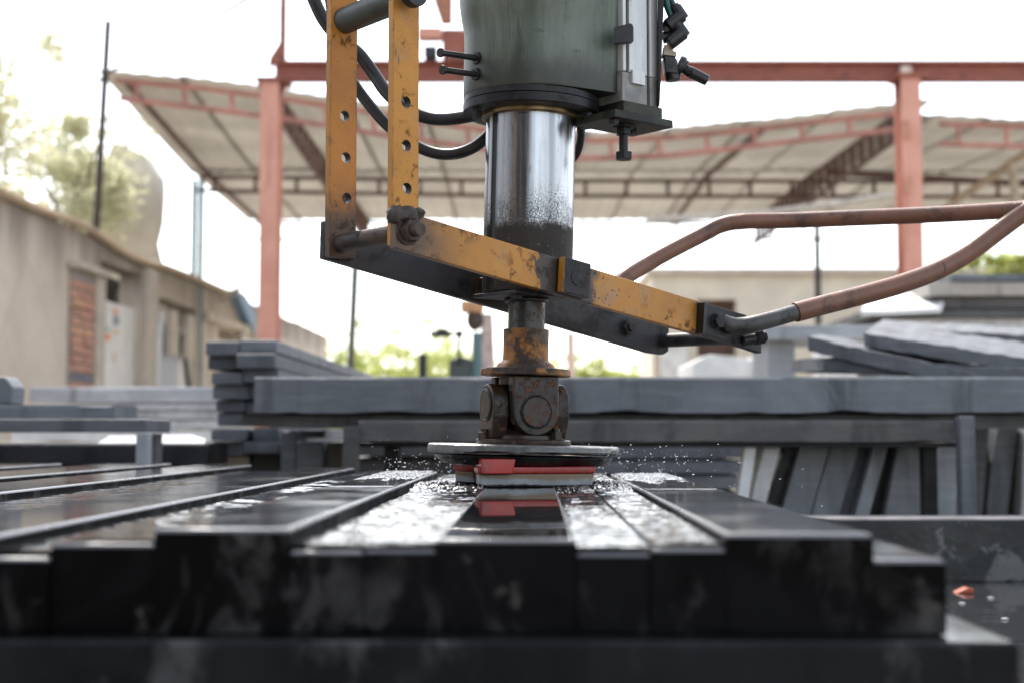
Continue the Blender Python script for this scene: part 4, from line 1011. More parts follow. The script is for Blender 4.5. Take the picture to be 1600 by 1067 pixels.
# water lying in the channels: real ripples, choppy around the grinding head
HEADX = -.012
def water(label, x0, x1, y0, y1, z, nx, ny, amp, chop, cap=True):
    bm = bm_new(); rows = []
    for j in range(ny + 1):
        v = j / ny; y = y0 + (y1 - y0) * v; row = []
        for i in range(nx + 1):
            x = x0 + (x1 - x0) * i / nx
            d = math.hypot((x - HEADX) / 1.0, (y - 1.88) / 1.0)
            near = math.exp(-((d - .125) / .055) ** 2) * chop
            q = Vector((x, y, 0))
            h = amp * (mnoise.noise(Vector((x * 34, y * 52, 1))) * .55 + mnoise.noise(Vector((x * 90, y * 70, 2))) * .30 + .15 * mnoise.noise(Vector((x * 15, y * 10, 7))))
            h -= amp * 1.1 * max(0, .35 - abs(mnoise.noise(Vector((x * 26, y * 95, 21)))) * 2) * (1 if amp > .0007 else 0)
            h += amp * .55 * math.sin((y + .02 * mnoise.noise(q * 20)) * 190 + 3 * mnoise.noise(Vector((x * 20, y * 4, 3)))) * (.35 + .65 * max(0, mnoise.noise(Vector((x * 12, y * 7, 9))) + .4))
            rid = 1 - abs(mnoise.noise(Vector((x * 75, y * 75, 11)))) * 2.2; rid2 = 1 - abs(mnoise.noise(Vector((x * 190, y * 170, 13)))) * 2.2
            h += near * (.0050 * max(0, rid) ** 2 + .0028 * rid2 + .0030 * mnoise.noise(q * 40))
            row.append(bm.verts.new(T(x, y, z + h)))
        rows.append(row)
    for j in range(ny):
        for i in range(nx): bm.faces.new((rows[j][i], rows[j][i + 1], rows[j + 1][i + 1], rows[j + 1][i]))
    return part('channel_water', bm, SLURRY, kind='structure', sharp=None, loc=T((x0 + x1) / 2, y0, z))
ZWAT = ZL + .0032
water('', -.1535, -.0625, .905, 2.5, ZWAT + .0014, 110, 620, .0009, 1.0)
water('', .0275, .0735, .905, 2.5, ZWAT, 60, 620, .0009, 1.0)
water('', .0745, .1200, .905, 2.5, ZWAT + .0026, 60, 620, .0009, 1.0)
water('', -.3515, -.306, .905, 2.6, ZWAT - .0030, 40, 400, .0005, .0)
water('', -.3045, -.2400, .905, 2.6, ZWAT + .0040, 40, 400, .0005, .0)
water('', -.6095, -.4525, .905, 2.9, ZWAT - .0035, 60, 300, .0005, .0)
water('', -.8195, -.7355, .905, 3.0, ZWAT - .0035, 40, 240, .0005, .0)
# sprayed, foaming water thrown over the far ends of the two neighbouring slabs
def foam_patch(x0, x1, y0, y1, seed, ztop):
    bm = bm_new(); nx, ny = 120, 240; rows = []
    for j in range(ny + 1):
        row = []; w = j / ny; y = y0 + (y1 - y0) * w
        for i in range(nx + 1):
            x = x0 + (x1 - x0) * i / nx; u = i / nx
            e = min(1, max(0, (w - .30 + .34 * mnoise.noise(Vector((x * 36, y * 9, seed))) + .10 * mnoise.noise(Vector((x * 120, y * 30, seed)))) * 3.2))
            h = .0004 + e * (.0008 + .0013 * mnoise.noise(Vector((x * 120, y * 80, seed))) + .0008 * mnoise.noise(Vector((x * 300, y * 210, seed))))
            h += .00012 * mnoise.noise(Vector((x * 60, y * 60, 2)))
            if min(u, 1 - u) < .02 or w < .004 or w > .996: h = -.0004
            row.append(bm.verts.new(T(x, y, ztop + h)))
        rows.append(row)
    for j in range(ny):
        for i in range(nx): bm.faces.new((rows[j][i], rows[j][i + 1], rows[j + 1][i + 1], rows[j + 1][i]))
    part('sprayed_water', bm, SLURRY, kind='stuff', label='choppy sprayed water lying on a black slab beside the grinding head', sharp=None)
foam_patch(-.235, -.158, 1.62, 2.276, 1, ZC - .0590); foam_patch(.1245, .2085, 1.62, 2.246, 2, ZC - .0618)

# ================================================================== THE GRINDING MACHINE
machine = thing('polishing_machine', 'green and yellow stone polishing machine with chrome spindle and grey grinding disc', 'polishing machine', (MX, MY, TOPZ), PHI)
C = Vector((MX, MY, 0)); ET = Vector((math.cos(PHI), math.sin(PHI), 0)); EN = Vector((math.sin(PHI), -math.cos(PHI), 0)); EZ = Vector((0, 0, 1))
def Qp(px, py, q):
    """point of the upright plane at distance q in front of the spindle, under photo pixel (px,py)"""
    d = ray(px, py); return CAM + d * ((q + C.dot(EN)) / d.dot(EN))
def tq(t, q, z): return C + ET * t + EN * q + EZ * z
A0 = P(818, 705, MY); A1 = P(830.5, 150, MY); AX = (A1 - A0).normalized()
def axp(py, Y=MY):                       # point on the spindle axis at the height seen at py (near edge at distance Y)
    z = zat(py, Y); return A0 + AX * ((z - A0.z) / AX.z)
def alat(bm, prof, n=64, rfun=None):     # profile given as (radius, photo row, distance of the visible edge)
    base = axp(prof[0][1], prof[0][2])
    pr = [(r, (axp(py, Y) - base).dot(AX)) for r, py, Y in prof]
    return lathe(bm, pr, base, AX, n, rfun)

# --- housing
hz0 = zat(131, MY - .0915)
def hull_section(z, k=1.0):
    c = A0 + AX * ((z - A0.z) / AX.z); pts = []
    circ = [((0, 0), .0925 * k), ((.087, -.022), .030), ((.087, .05), .030)]
    N = 72
    for i in range(N):
        a = 2 * math.pi * i / N; d = (math.cos(a), math.sin(a))
        best = max(cx * d[0] + cy * d[1] + r for (cx, cy), r in circ)
        pts.append((a, best))
    out = []
    for i in range(N):                   # support function to outline
        a, h = pts[i]; hn = pts[(i + 1) % N][1]; hp = pts[i - 1][1]; dh = (hn - hp) / (2 * 2 * math.pi / N)
        out.append(Vector((c.x + h * math.cos(a) - dh * math.sin(a), c.y + h * math.sin(a) + dh * math.cos(a), z)))
    return out
bm = bm_new(); prev = None; zs = [hz0, hz0 + .003, hz0 + .02, hz0 + .05, hz0 + .078, hz0 + .092, hz0 + .105, hz0 + .13, hz0 + .3]
ks = [.985, 1, 1, 1, 1, 1.01, 1.045, 1.09, 1.12]
for z, k in zip(zs, ks):
    ring = [bm.verts.new(p) for p in hull_section(z, k)]
    if prev:
        for i in range(72): bm.faces.new((prev[i], prev[(i + 1) % 72], ring[(i + 1) % 72], ring[i]))
    else: bm.faces.new(list(reversed(ring)))
    prev = ring
bm.faces.new(prev)
housing = part('housing', bm, GREENPAINT, machine)
# --- flange rings under it
YF_ = MY - .0925
bm = bm_new(); alat(bm, [(.088, 130.5, YF_), (.0915, 131.5, YF_), (.0915, 141, YF_), (.0900, 141.8, YF_)], 80); part('flange_ring', bm, BLACKMETAL, machine)
bm = bm_new(); alat(bm, [(.0905, 142, YF_), (.0925, 143, YF_), (.0925, 156, YF_), (.0905, 157.5, YF_), (.066, 157.5, YF_)], 80); ring2 = part('flange_ring', bm, BLACKMETAL, machine)
bm = bm_new(); alat(bm, [(.067, 158, YF_), (.067, 163, YF_), (.064, 165, YF_)], 64); part('gland_ring', bm, BRASS, machine)
zr = zat(157.5, YF_)
for a in (205, 338, 350, 20, 70, 120):
    c = axp(157.5, YF_) + Vector((math.cos(R(a)), math.sin(R(a)), 0)) * .080
    bm = bm_new(); hexn(bm, c, c - EZ * .011, .0075); part('flange_bolt', bm, BLACKMETAL, ring2)
# --- chrome spindle with a greased keyway
kd = Vector((-math.sin(R(57)), -math.cos(R(57)), 0))
def rq(r, h, a, d):
    ang = math.degrees(math.acos(max(-1, min(1, d.dot(kd)))))
    return r - (.007 if ang < 8.2 else 0)
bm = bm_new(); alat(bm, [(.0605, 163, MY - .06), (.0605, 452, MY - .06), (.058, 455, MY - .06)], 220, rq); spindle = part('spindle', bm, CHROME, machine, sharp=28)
bm = bm_new(); base = axp(452, MY - .06); top = axp(163, MY - .06); L_ = (top - base).length; px_, py_, _ = kd.cross(AX).normalized(), 0, 0
side = AX.cross(kd).normalized(); w = .0080
pts = [base + kd * .0505 + side * w, base + kd * .0505 - side * w, base + kd * .0560 - side * w, base + kd * .0562, base + kd * .0560 + side * w]
prism(bm, pts, AX * L_); part('keyway_grease', bm, RUBBER, spindle)
bm = bm_new(); alat(bm, [(.0248, 440, MY - .025), (.0248, 516, MY - .025)], 48); part('shaft', bm, m_paint('oily_dark_shaft', (.050, .048, .046), (.012, .011, .010), .5, wear=.5, grime=.8, rough=.24, speck=False, k=2.5), machine)
# --- rusty collar and flange plate
Yc_ = MY - .03
bm = bm_new(); alat(bm, [(.0262, 512, Yc_), (.0302, 512.5, Yc_), (.0305, 514.5, Yc_), (.0305, 558, Yc_), (.0312, 562, Yc_), (.0335, 564.5, Yc_), (.0365, 566.5, Yc_), (.0385, 569.5, Yc_), (.0395, 572.5, Yc_), (.0595, 574, Yc_ - .02), (.0605, 576, Yc_ - .02), (.0605, 583.5, Yc_ - .02), (.059, 585, Yc_ - .02)], 72,
                lambda r, h, a, d: r + .0005 * mnoise.noise(d * 3 + Vector((0, 0, h * 90))) + (.0012 * mnoise.noise(Vector((a * 7, h * 120, 2))) if r > .05 else 0)); part('collar', bm, COLLARY, machine)
# --- universal joint
UJ = axp(645, MY)
N1 = Vector((math.sin(R(21)), -math.cos(R(21)), 0)); N2 = Vector((-math.cos(R(21)), -math.sin(R(21)), 0))
def ear(bm, n, d_out, th, width, ztop, zc, zbot_round=True, up=True):
    """rounded cheek of a yoke: n outward, round end around zc"""
    s = Vector((-n.y, n.x, 0)); w = width / 2; c = Vector((UJ.x, UJ.y, 0)) + n * d_out
    pts = []
    K = 18
    if up:                               # round end hangs down
        pts = [c + s * (-w * 1.02) + EZ * ztop, c + s * (w * 1.02) + EZ * ztop]
        pts += [c + s * (w * math.cos(a)) + EZ * (zc - w * math.sin(a)) for a in [math.pi * i / K for i in range(K + 1)]]
    else:                                # round end on top, waist tapering down to the flange
        pts = [c + s * (w * .62) + EZ * ztop, c + s * (-w * .62) + EZ * ztop, c + s * (-w * .98) + EZ * (zc - w * .55)]
        pts += [c + s * (-w * math.cos(a)) + EZ * (zc + w * math.sin(a)) for a in [math.pi * i / K for i in range(K + 1)]]
        pts += [c + s * (w * .98) + EZ * (zc - w * .55)]
    prism(bm, pts, n * -th, .0048, 3)
zc_u = zat(643, MY - .04); zt_u = zat(586, MY - .04)
bm = bm_new(); ear(bm, N1, .043, .018, .064, zt_u, zc_u); ear(bm, -N1, .043, .018, .064, zt_u, zc_u)
alat(bm, [(.030, 584.5, MY - .03), (.035, 586, MY - .03), (.035, 600, MY - .03), (.026, 610, MY - .03)], 48)
yoke = part('upper_yoke', bm, RUSTIRON, machine)
zc_l = zat(632, MY - .02); zb_l = zat(685, MY - .02)
bm = bm_new(); ear(bm, N2, .054, .022, .056, zb_l, zc_l, up=False); ear(bm, -N2, .054, .022, .056, zb_l, zc_l, up=False)
alat(bm, [(.044, 686, MY - .04), (.043, 680, MY - .04), (.030, 672, MY - .03), (.024, 662, MY - .03)], 48)
yoke2 = part('lower_yoke', bm, RUSTIRON, machine)
cu = Vector((UJ.x, UJ.y, zc_u))
bm = bm_new(); cyl(bm, cu + N1 * .036, cu - N1 * .036, .017, 24, bev=.002); cyl(bm, cu + N2 * .046, cu - N2 * .046, .016, 24, bev=.002); bmesh.ops.create_icosphere(bm, subdivisions=3, radius=.025, matrix=Matrix.Translation(cu))
part('cross_pin', bm, BLACKMETAL, machine)
for n, r, d, zz, pr in ((N1, .0195, .0430, zc_u, yoke), (-N1, .0195, .0430, zc_u, yoke), (N2, .0185, .054, zc_l, yoke2), (-N2, .0185, .054, zc_l, yoke2)):
    c = Vector((UJ.x, UJ.y, zz)) + n * d
    bm = bm_new(); cyl(bm, c - n * .003, c + n * .0020, r, 36, bev=.0008); part('bearing_cap', bm, RUSTIRON, pr)
    bm = bm_new(); lathe(bm, [(r + .0004, 0), (r + .0026, .0004), (r + .0030, .0016), (r + .0014, .0024), (r + .0004, .0018)], c - n * .0005, n, 40, cap=False); part('retaining_ring', bm, BLACKMETAL, pr)
# --- lower flange, disc, holder plate
bm = bm_new(); alat(bm, [(.0625, 694.5, MY - .06), (.0632, 693, MY - .06), (.0632, 687.5, MY - .06), (.060, 686, MY - .06), (.042, 685.5, MY - .06)], 64); lf = part('lower_flange', bm, RUSTIRON, machine)
for px, py in ((757, 684), (868, 684), (800, 686), (845, 690)):
    c = Vector((xat(px, MY - (.02 if px < 790 or px > 860 else -.045)), MY - (.02 if px < 790 or px > 860 else -.045), zat(686, MY)))
    bm = bm_new(); hexn(bm, c - EZ * .001, c + EZ * .010, .0095); cyl(bm, c + EZ * .010, c + EZ * .014, .0055, 12); part('flange_bolt', bm, RUSTIRON, lf)
def rdisc(r, h, a, d):
    return r * (1 + .006 * mnoise.noise(Vector((d.x * 6, d.y * 6, h * 40))) - (.030 * max(0, mnoise.noise(Vector((d.x * 11, d.y * 11, 5 + h * 90))) - .12) if r > .1 else 0))
bm = bm_new(); alat(bm, [(.125, 712.5, MY - .12), (.1275, 710.5, MY - .12), (.1285, 705, MY - .12), (.1275, 697.5, MY - .12), (.1250, 695.5, MY - .12), (.06, 695.2, MY - .12)], 180, rdisc); ctr = axp(704, MY)
for v in bm.verts:                       # broken lower edge, dented upper edge
    d = v.co - ctr; r_ = math.hypot(d.x, d.y)
    if r_ > .118:
        a_ = math.atan2(d.y, d.x); q = Vector((math.cos(a_) * 5, math.sin(a_) * 5, 0)); q2 = q * 3.3
        if d.z < -.002: v.co.z += .0028 + .0034 * max(-.3, mnoise.noise(q)) + .0012 * mnoise.noise(q2)
        elif d.z > .003: v.co.z -= .0022 * max(0, mnoise.noise(q * 1.4 + Vector((0, 0, 9))))
        k_ = 1 - .010 * max(0, mnoise.noise(q2 + Vector((0, 0, v.co.z * 300)))); v.co.x = ctr.x + d.x * k_; v.co.y = ctr.y + d.y * k_
disc = part('grinding_disc', bm, DISCGREY, machine)
bm = bm_new(); alat(bm, [(.100, 728, MY - .11), (.108, 727, MY - .11), (.117, 718, MY - .11), (.119, 713.2, MY - .11)], 140, rdisc); part('holder_plate', bm, m_simple('wet_dark_holder_plate', (.020, .020, .019), .35, var=.6, scale=60, bump=.6), disc)
# --- three red abrasive blocks under the plate
ab_c = Vector((UJ.x, UJ.y, 0)); zp = zat(727.5, MY - .11) - .0004
def abrasive(adeg, lab=None, lenx=.148):
    a = R(adeg); d = Vector((math.cos(a), math.sin(a), 0)); s = Vector((-d.y, d.x, 0)); c = ab_c + d * (.082 if adeg < 0 else .068)
    zb = TOPZ + .0012; h = zp - zb
    def blk(bm, ls, dep, z0, z1, shear=0, bev=.002, off=0):
        pts = [c + s * (-ls / 2 + off) + EZ * z0 - d * dep / 2, c + s * (ls / 2 + off) + EZ * z0 - d * dep / 2, c + s * (ls / 2 + off + shear) + EZ * z1 - d * dep / 2, c + s * (-ls / 2 + off - shear * .4) + EZ * z1 - d * dep / 2]
        prism(bm, pts, d * dep, bev)
    bm = bm_new(); blk(bm, lenx, .046, zb + h * .62, zb + h * .98, .002)
    if adeg < 0: blk(bm, lenx * .26, .068, zb + h * .62, zp + .0095, .004, .002, -lenx * .345)
    p_ = part('abrasive_block', bm, RED, machine, label=lab)
    bm = bm_new(); blk(bm, lenx * .965, .042, zb, zb + h * .62 - .0003, .003, .0015); rough_up(bm, .0007, 60); part('abrasive', bm, m_abr, p_)
m_abr = m_abrasive()
abrasive(-82, 'front red block with worn pale abrasive'); abrasive(128, 'red block at the back left', .10); abrasive(58, 'red block at the back right', .09)

# --- lower linkage: two flat bars with the clamp between them
bm = bm_new(); prism(bm, [Qp(619, 326, .083), Qp(1188, 500, .083), Qp(1190, 551, .083), Qp(617, 388, .083)], EN * -.0115, .0018)
fbar = part('lower_bar', bm, BARPAINT, machine, label='front yellow bar worn dark in the middle')
bm = bm_new(); prism(bm, [Qp(508, 345, -.0705), Qp(1046, 507, -.0705), Qp(1045, 549, -.0705), Qp(1037, 554, -.0705), Qp(1015, 551, -.0705), Qp(506, 404, -.0705)], EN * -.0115, .0018)
bbar = part('lower_bar', bm, GREYBAR, machine, label='rear grey grimed bar')
# boss with a round mark on the front bar
bm = bm_new(); prism(bm, [Qp(882, 401, .097), Qp(924, 413, .097), Qp(921, 467, .097), Qp(879, 455, .097)], EN * -.0138, .0012); boss = part('pivot_boss', bm, BLACKMETAL, machine)
bm = bm_new(); prism(bm, [Qp(881.5, 401, .0965), Qp(883.8, 401.6, .0972), Qp(880.8, 456, .0972), Qp(878.5, 455.4, .0965)], EN * -.010, .0004); part('worn_edge', bm, YELLOW, boss)
cb = Qp(901.5, 434, .097)
bm = bm_new(); cyl(bm, cb - EN * .001, cb + EN * .0003, .0086, 32); part('pin_end', bm, BLACKMETAL, boss)
bm = bm_new(); tube(bm, [cb + EN * .0004 + (ET * math.cos(a) + EZ * math.sin(a)) * .0092 for a in [R(55 + 290 * i / 24) for i in range(25)]], .0007, 6, 2); part('weld_ring', bm, RUBBER, boss)
# clamp block round the spindle between the bars
zc1, zc0 = zat(424, MY - .05), zat(454, MY - .05)
bm = bm_new(); prism(bm, [tq(-.034, .070, zc0), tq(.05, .070, zc0), tq(.05, .070, zc1), tq(-.034, .070, zc1)], EN * -.139, .004); part('clamp_block', bm, RUSTIRON, machine)
bm = bm_new(); prism(bm, [tq(-.058, .046, zc0 - .006), tq(.046, .046, zc0 - .006), tq(.046, .046, zc0 - .001), tq(-.058, .046, zc0 - .001)], EN * -.09, .001); part('clamp_plate', bm, GREYBAR, machine)
c = tq(-.048, .036, zc0 - .006); bm = bm_new(); hexn(bm, c, c - EZ * .007, .009); part('clamp_nut', bm, BLACKMETAL, machine)
c = tq(.0, .0, zc0 - .006); bm = bm_new(); cyl(bm, c, c - EZ * .006, .030, 24, bev=.002); part('seal_cap', bm, RUBBER, machine)
# uprights with drilled holes
def upright(px0, px1, pyb, q, holes, mat, lab):
    zb = Qp((px0 + px1) / 2, pyb, q).z; zt = Qp((px0 + px1) / 2, -190, q).z
    a = Qp(px0, 200, q); b_ = Qp(px1, 200, q)
    bm = bm_new(); prism(bm, [Vector((a.x, a.y, zb)), Vector((b_.x, b_.y, zb)), Vector((b_.x, b_.y, zt)), Vector((a.x, a.y, zt))], EN * -.0115, .0016)
    hc = [Qp(x, y, q) for x, y in holes]
    bm = cut_holes(bm, [(h + EN * .01, h - EN * .03, .0068) for h in hc])
    return part('upright_bar', bm, [mat, BLACKMETAL], machine, label=lab, sharp=30)  # hole walls dark: dirty metal, with the shade inside painted in
upright(516, 558, 404, -.0590, ((538.5, 182), (540.5, 247), (542, 310)), YELLOWFOOT, 'left yellow upright with three holes')
upright(614, 655, 386, .0710, ((634.5, 160), (635, 228), (636, 295)), YELLOW, 'right yellow upright with three holes')
# lower pin, nut and threaded end
p0 = Qp(636, 362, .083)
bm = bm_new(); cyl(bm, p0 - EN * .0125, p0 - EN * .1415, .0115, 24); part('link_pin', bm, BROWNPIN, machine)
bm = bm_new(); cyl(bm, p0 + EN * .0002, p0 + EN * .0030, .0165, 28, bev=.0006); hexn(bm, p0 + EN * .003, p0 + EN * .0150, .0138, .0012); part('pin_nut', bm, BROWNPIN, machine)
bm = bm_new(); cyl(bm, p0 + EN * .0150, p0 + EN * .0270, .0082, 20, bev=.0012); part('pin_thread', bm, BROWNPIN, machine)
bm = bm_new()
for k in range(16):
    rr = random.Random(k); c = Qp(612 + 43 * rr.random(), 331 + 6 * rr.random() + 2 * k / 16, .079 + .006 * rr.random())
    bmesh.ops.create_icosphere(bm, subdivisions=2, radius=.006 + .005 * rr.random(), matrix=Matrix.Translation(c))
rough_up(bm, .004, 120, 3); part('grease_clump', bm, m_simple('dry_grey_grease', (.060, .048, .040), .75, var=.4, scale=120, bump=.6), machine, sharp=None)
# upper cross tube
p1 = Qp(641, -8, .083)
bm = bm_new(); cyl(bm, p1 - EN * .0125, p1 - EN * .142, .0166, 32); part('cross_tube', bm, m_paint('dark_green_tube', (.062, .072, .064), (.03, .033, .03), .3, wear=.2, grime=.3, speck=False), machine)
bm = bm_new(); cyl(bm, p1, p1 + EN * .014, .0172, 32, bev=.002); part('cross_tube_end', bm, RUBBER, machine)
# right bracket, bolt, stub
bm = bm_new(); prism(bm, [Qp(1104, 474, .096), Qp(1165, 492, .096), Qp(1190, 531, .096), Qp(1190, 552, .096), Qp(1101, 521, .096)], EN * -.0125, .0012); brk = part('handle_bracket', bm, BLACKMETAL, machine)
bm = bm_new(); prism(bm, [Qp(1101, 472, .0975), Qp(1105, 473, .0975), Qp(1102.5, 522, .0975), Qp(1098.5, 521, .0975)], EN * -.0140, .0006); part('bracket_edge', bm, RUBBER, brk)
c = Qp(1119, 502, .096); bm = bm_new(); cyl(bm, c, c + EN * .002, .0115, 24); hexn(bm, c + EN * .002, c + EN * .0095, .0108, .001); part('bracket_bolt', bm, GREYBAR, brk)
c0, c1 = Qp(1160, 533, .105), Qp(1196, 526, .118)
bm = bm_new(); cyl(bm, c0, c1, .0078, 16, bev=.001); hexn(bm, c0.lerp(c1, .55), c0.lerp(c1, .88), .0105); part('side_bolt', bm, BLACKMETAL, brk)
Ys = Qp(1150, 512, .105).y
bm = bm_new(); tube(bm, [Qp(1128, 498, .098), Qp(1142, 508, .104), Qp(1160, 509, .112), P(1190, 503.5, Ys), P(1252, 486, Ys + .03)], lambda q: .0118 if q > .2 else .0118 - .004 * (1 - q / .2), 20); part('handle_stub', bm, m_paint('bare_grey_tube', (.085, .083, .080), (.024, .022, .019), .8, wear=.6, grime=.5, speck=False, rustc=(.20, .10, .035), k=2), machine)
# rear bar: bolt and spacer rod
c = Qp(978, 512, -.0705); bm = bm_new(); cyl(bm, c, c + EN * .002, .0135, 24); hexn(bm, c + EN * .002, c + EN * .010, .0115); cyl(bm, c + EN * .010, c + EN * .015, .0065, 14, bev=.001); part('bar_bolt', bm, GREYBAR, bbar)
c = Qp(1038, 532, -.0705); bm = bm_new(); cyl(bm, c, Qp(1150, 527, .0715), .0105, 20); part('spacer_rod', bm, GREYBAR, machine)
# handle: bent tube loop
hp = [P(1243, 488.5, Ys + .026), P(1290, 476, Ys + .04), P(1345, 462, Ys + .055), P(1405, 445, Ys + .07), P(1460, 425, Ys + .085), P(1510, 398, Ys + .095), P(1555, 365, Ys + .10), P(1600, 332, Ys + .10), P(1650, 300, Ys + .09)]
bm = bm_new(); tube(bm, hp, .0142, 24, 8); handle = part('handle', bm, COPPER, machine)
hq = [P(955, 468, 2.15), P(975, 436, 2.165), P(1010, 413, 2.19), P(1050, 391, 2.21), P(1095, 368, 2.23), P(1125, 353, 2.24), P(1160, 346.5, 2.24), P(1230, 345, 2.24), P(1320, 341.5, 2.22), P(1420, 337.5, 2.19), P(1520, 332.5, 2.15), P(1601, 327, 2.115)]
bm = bm_new(); tube(bm, hq, .0128, 24, 8); part('handle_rear_arm', bm, COPPER, handle)
bm = bm_new(); cyl(bm, Qp(978, 512, -.083), P(958, 466, 2.152), .012, 16); part('handle_rear_stub', bm, GREYBAR, machine)
# --- hoses on the left
bm = bm_new(); tube(bm, [P(474, -45, 1.98), P(487, -8, 1.98), P(506, 32, 1.98), P(530, 60, 1.98), P(560, 84, 1.98), P(584, 116, 1.98), P(606, 147, 1.97), P(640, 174, 1.96), P(682, 186.5, 1.95), P(732, 182, 1.93), P(752, 172, 1.92)], .0092, 16); part('hose', bm, RUBBER, machine)
bm = bm_new(); tube(bm, [P(508, -60, 2.0), P(516, 0, 2.0), P(526, 60, 2.0), P(540, 108, 2.0), P(560, 142, 2.0), P(605, 196, 1.99), P(655, 231, 1.98), P(697, 242, 1.97), P(736, 233, 1.96), P(772, 205, 1.96)], .0082, 16); part('hose', bm, RUBBER, machine)
bm = bm_new(); tube(bm, [P(900, 178, 1.97), P(908, 205, 1.98), P(904, 232, 1.99), P(893, 250, 2.0), P(870, 262, 2.0)], .006, 14); part('hose', bm, RUBBER, machine)
# --- two headed pins on the housing
for (x0, y0, x1, y1) in ((688.5, 83, 748, 92), (692, 110, 746, 117)):
    a = P(x0, y0, 1.80); b_ = P(x1, y1, 1.845); bm = bm_new(); d = (b_ - a).normalized()
    cyl(bm, a, b_, .0040, 14); cyl(bm, a - d * .002, a + d * .0015, .0062, 18, bev=.0006); hexn(bm, b_ - d * .006, b_ + d * .006, .0085); part('headed_pin', bm, RUBBER, machine)
bm = bm_new(); tube(bm, [P(699.5, 88, 1.805), P(698, 95, 1.805), P(699, 106, 1.805)], .0006, 6); part('tie_wire', bm, RUBBER, machine)
# --- pneumatic cylinder on the right side
yc_ = P(978, 90, 1.858); qf = (yc_ - C).dot(EN); 
zt_c = zat(-120, 1.86); zb_c = Qp(1000, 163, qf).z; zcap = Qp(1000, 117, qf).z
t0 = (Qp(974, 60, qf) - C).dot(ET); t1 = (Qp(1028, 60, qf) - C).dot(ET); tw = t1 - t0
def cbox(bm, ta, tb, q0, q1, z0, z1, bev=.001): prism(bm, [tq(ta, q1, z0), tq(tb, q1, z0), tq(tb, q1, z1), tq(ta, q1, z1)], EN * (q0 - q1), bev)
bm = bm_new(); cbox(bm, t0 + .002, t1 - .002, qf - .055, qf - .004, zb_c, zt_c, .0005); part('cylinder_core', bm, m_simple('dark_cylinder_groove', (.05, .05, .048), .5), machine)
for ta, tb, rr in ((t0 - .0005, t0 + tw * .10, .003), (t0 + tw * .17, t0 + tw * .68, .001), (t0 + tw * .76, t1, .0015)):
    bm = bm_new(); cbox(bm, ta, tb, qf - (.050 if ta < t0 else .006), qf, zcap, zt_c, rr); part('cylinder_rib', bm, ALU, machine)
bm = bm_new(); cbox(bm, t0 - .001, t0 + tw * .69, qf - .052, qf - .001, zb_c, zcap - .0005, .001); cbox(bm, t0 + tw * .76, t1 + .0005, qf - .052, qf, zb_c, zcap - .0005, .001); cap = part('cylinder_cap', bm, m_simple('dull_grey_end_cap', (.25, .25, .235), .5, var=.3, scale=30), machine)
bm = bm_new(); cbox(bm, t0 + tw * .20, t0 + tw * .56, qf - .001, qf + .004, Qp(1000, 134, qf).z, Qp(1000, 113, qf).z, .0006); part('cap_plate', bm, ALU, cap)
bm = bm_new(); prism(bm, [P(1029, -60, 1.885), P(1040, -60, 1.885), P(1031, 165, 1.885), P(1028, 165, 1.885)], (0, .05, 0), .001); part('side_plate', bm, BLACKMETAL, machine)
# sensor clip strapped across the groove
bm = bm_new(); prism(bm, [P(959, 43, 1.826), P(985, 36, 1.838), P(989, 39, 1.841), P(989, 62, 1.841), P(985, 66, 1.838), P(959, 68, 1.826)], (.002, .012, 0), .0015); part('sensor_clip', bm, BLACKMETAL, machine)
# mounting plates below the cylinder
z1a, z0a = zb_c - .0004, zb_c - .0155
bm = bm_new(); cbox(bm, t0 - .004, t1 + .004, qf - .06, qf + .004, z0a, z1a, .0015); part('mount_plate', bm, OLIVE, machine)
z1b, z0b = z0a - .002, z0a - .0125
ta, tb = t0 - .030, t1 + .014
bm = bm_new(); cbox(bm, ta, tb, qf - .064, qf + .014, z0b, z1b, .0015); plate2 = part('mount_plate', bm, OLIVE, machine)
c = tq(t0 + tw * .2 + .004, qf - .018, z0b)
bm = bm_new(); cyl(bm, c + EZ * .0002, c - EZ * .004, .014, 28); hexn(bm, c - EZ * .004, c - EZ * .013, .0105); cyl(bm, c - EZ * .013, c - EZ * .036, .0062, 18); hexn(bm, c - EZ * .036, c - EZ * .0465, .0118, .0012); part('stop_bolt', bm, BLACKMETAL, machine)
for dt, dq in ((.045, -.03), (-.018, .0)):
    c = tq(t0 + dt, qf + dq, z0b); bm = bm_new(); hexn(bm, c, c - EZ * .007, .007); part('plate_bolt', bm, BLACKMETAL, plate2)
# --- air fittings and the small lever at the right of the cylinder
Yv = 1.90
bm = bm_new(); prism(bm, [P(1037, 87, Yv), P(1050, 88, Yv), P(1058, 92, Yv), P(1060, 116, Yv), P(1040, 113, Yv)], (0, .03, 0), .002); cyl(bm, P(1050, 110, Yv + .012), P(1052, 127, Yv + .012), .0105, 20, bev=.002); cyl(bm, P(1058, 103, Yv + .014), P(1068, 107, Yv + .014), .0150, 24, bev=.002); cyl(bm, P(1064, 104, Yv + .014), P(1070, 108, Yv + .014), .0115, 24); vb = part('valve_body', bm, PLASTICBLACK, machine)
c = P(1049, 101, Yv); bm = bm_new(); cyl(bm, c, c - Vector((0, .0012, 0)), .0042, 20); part('screw_mark', bm, RUBBER, vb)
bm = bm_new(); a, b_ = P(1068, 108, Yv + .014), P(1106, 127, Yv + .014); cyl(bm, a, a.lerp(b_, .3), .0062, 20, r1=.0082); cyl(bm, a.lerp(b_, .3), b_, .0082, 20, r1=.0074, bev=.0018); part('valve_lever', bm, PLASTICBLACK, vb)
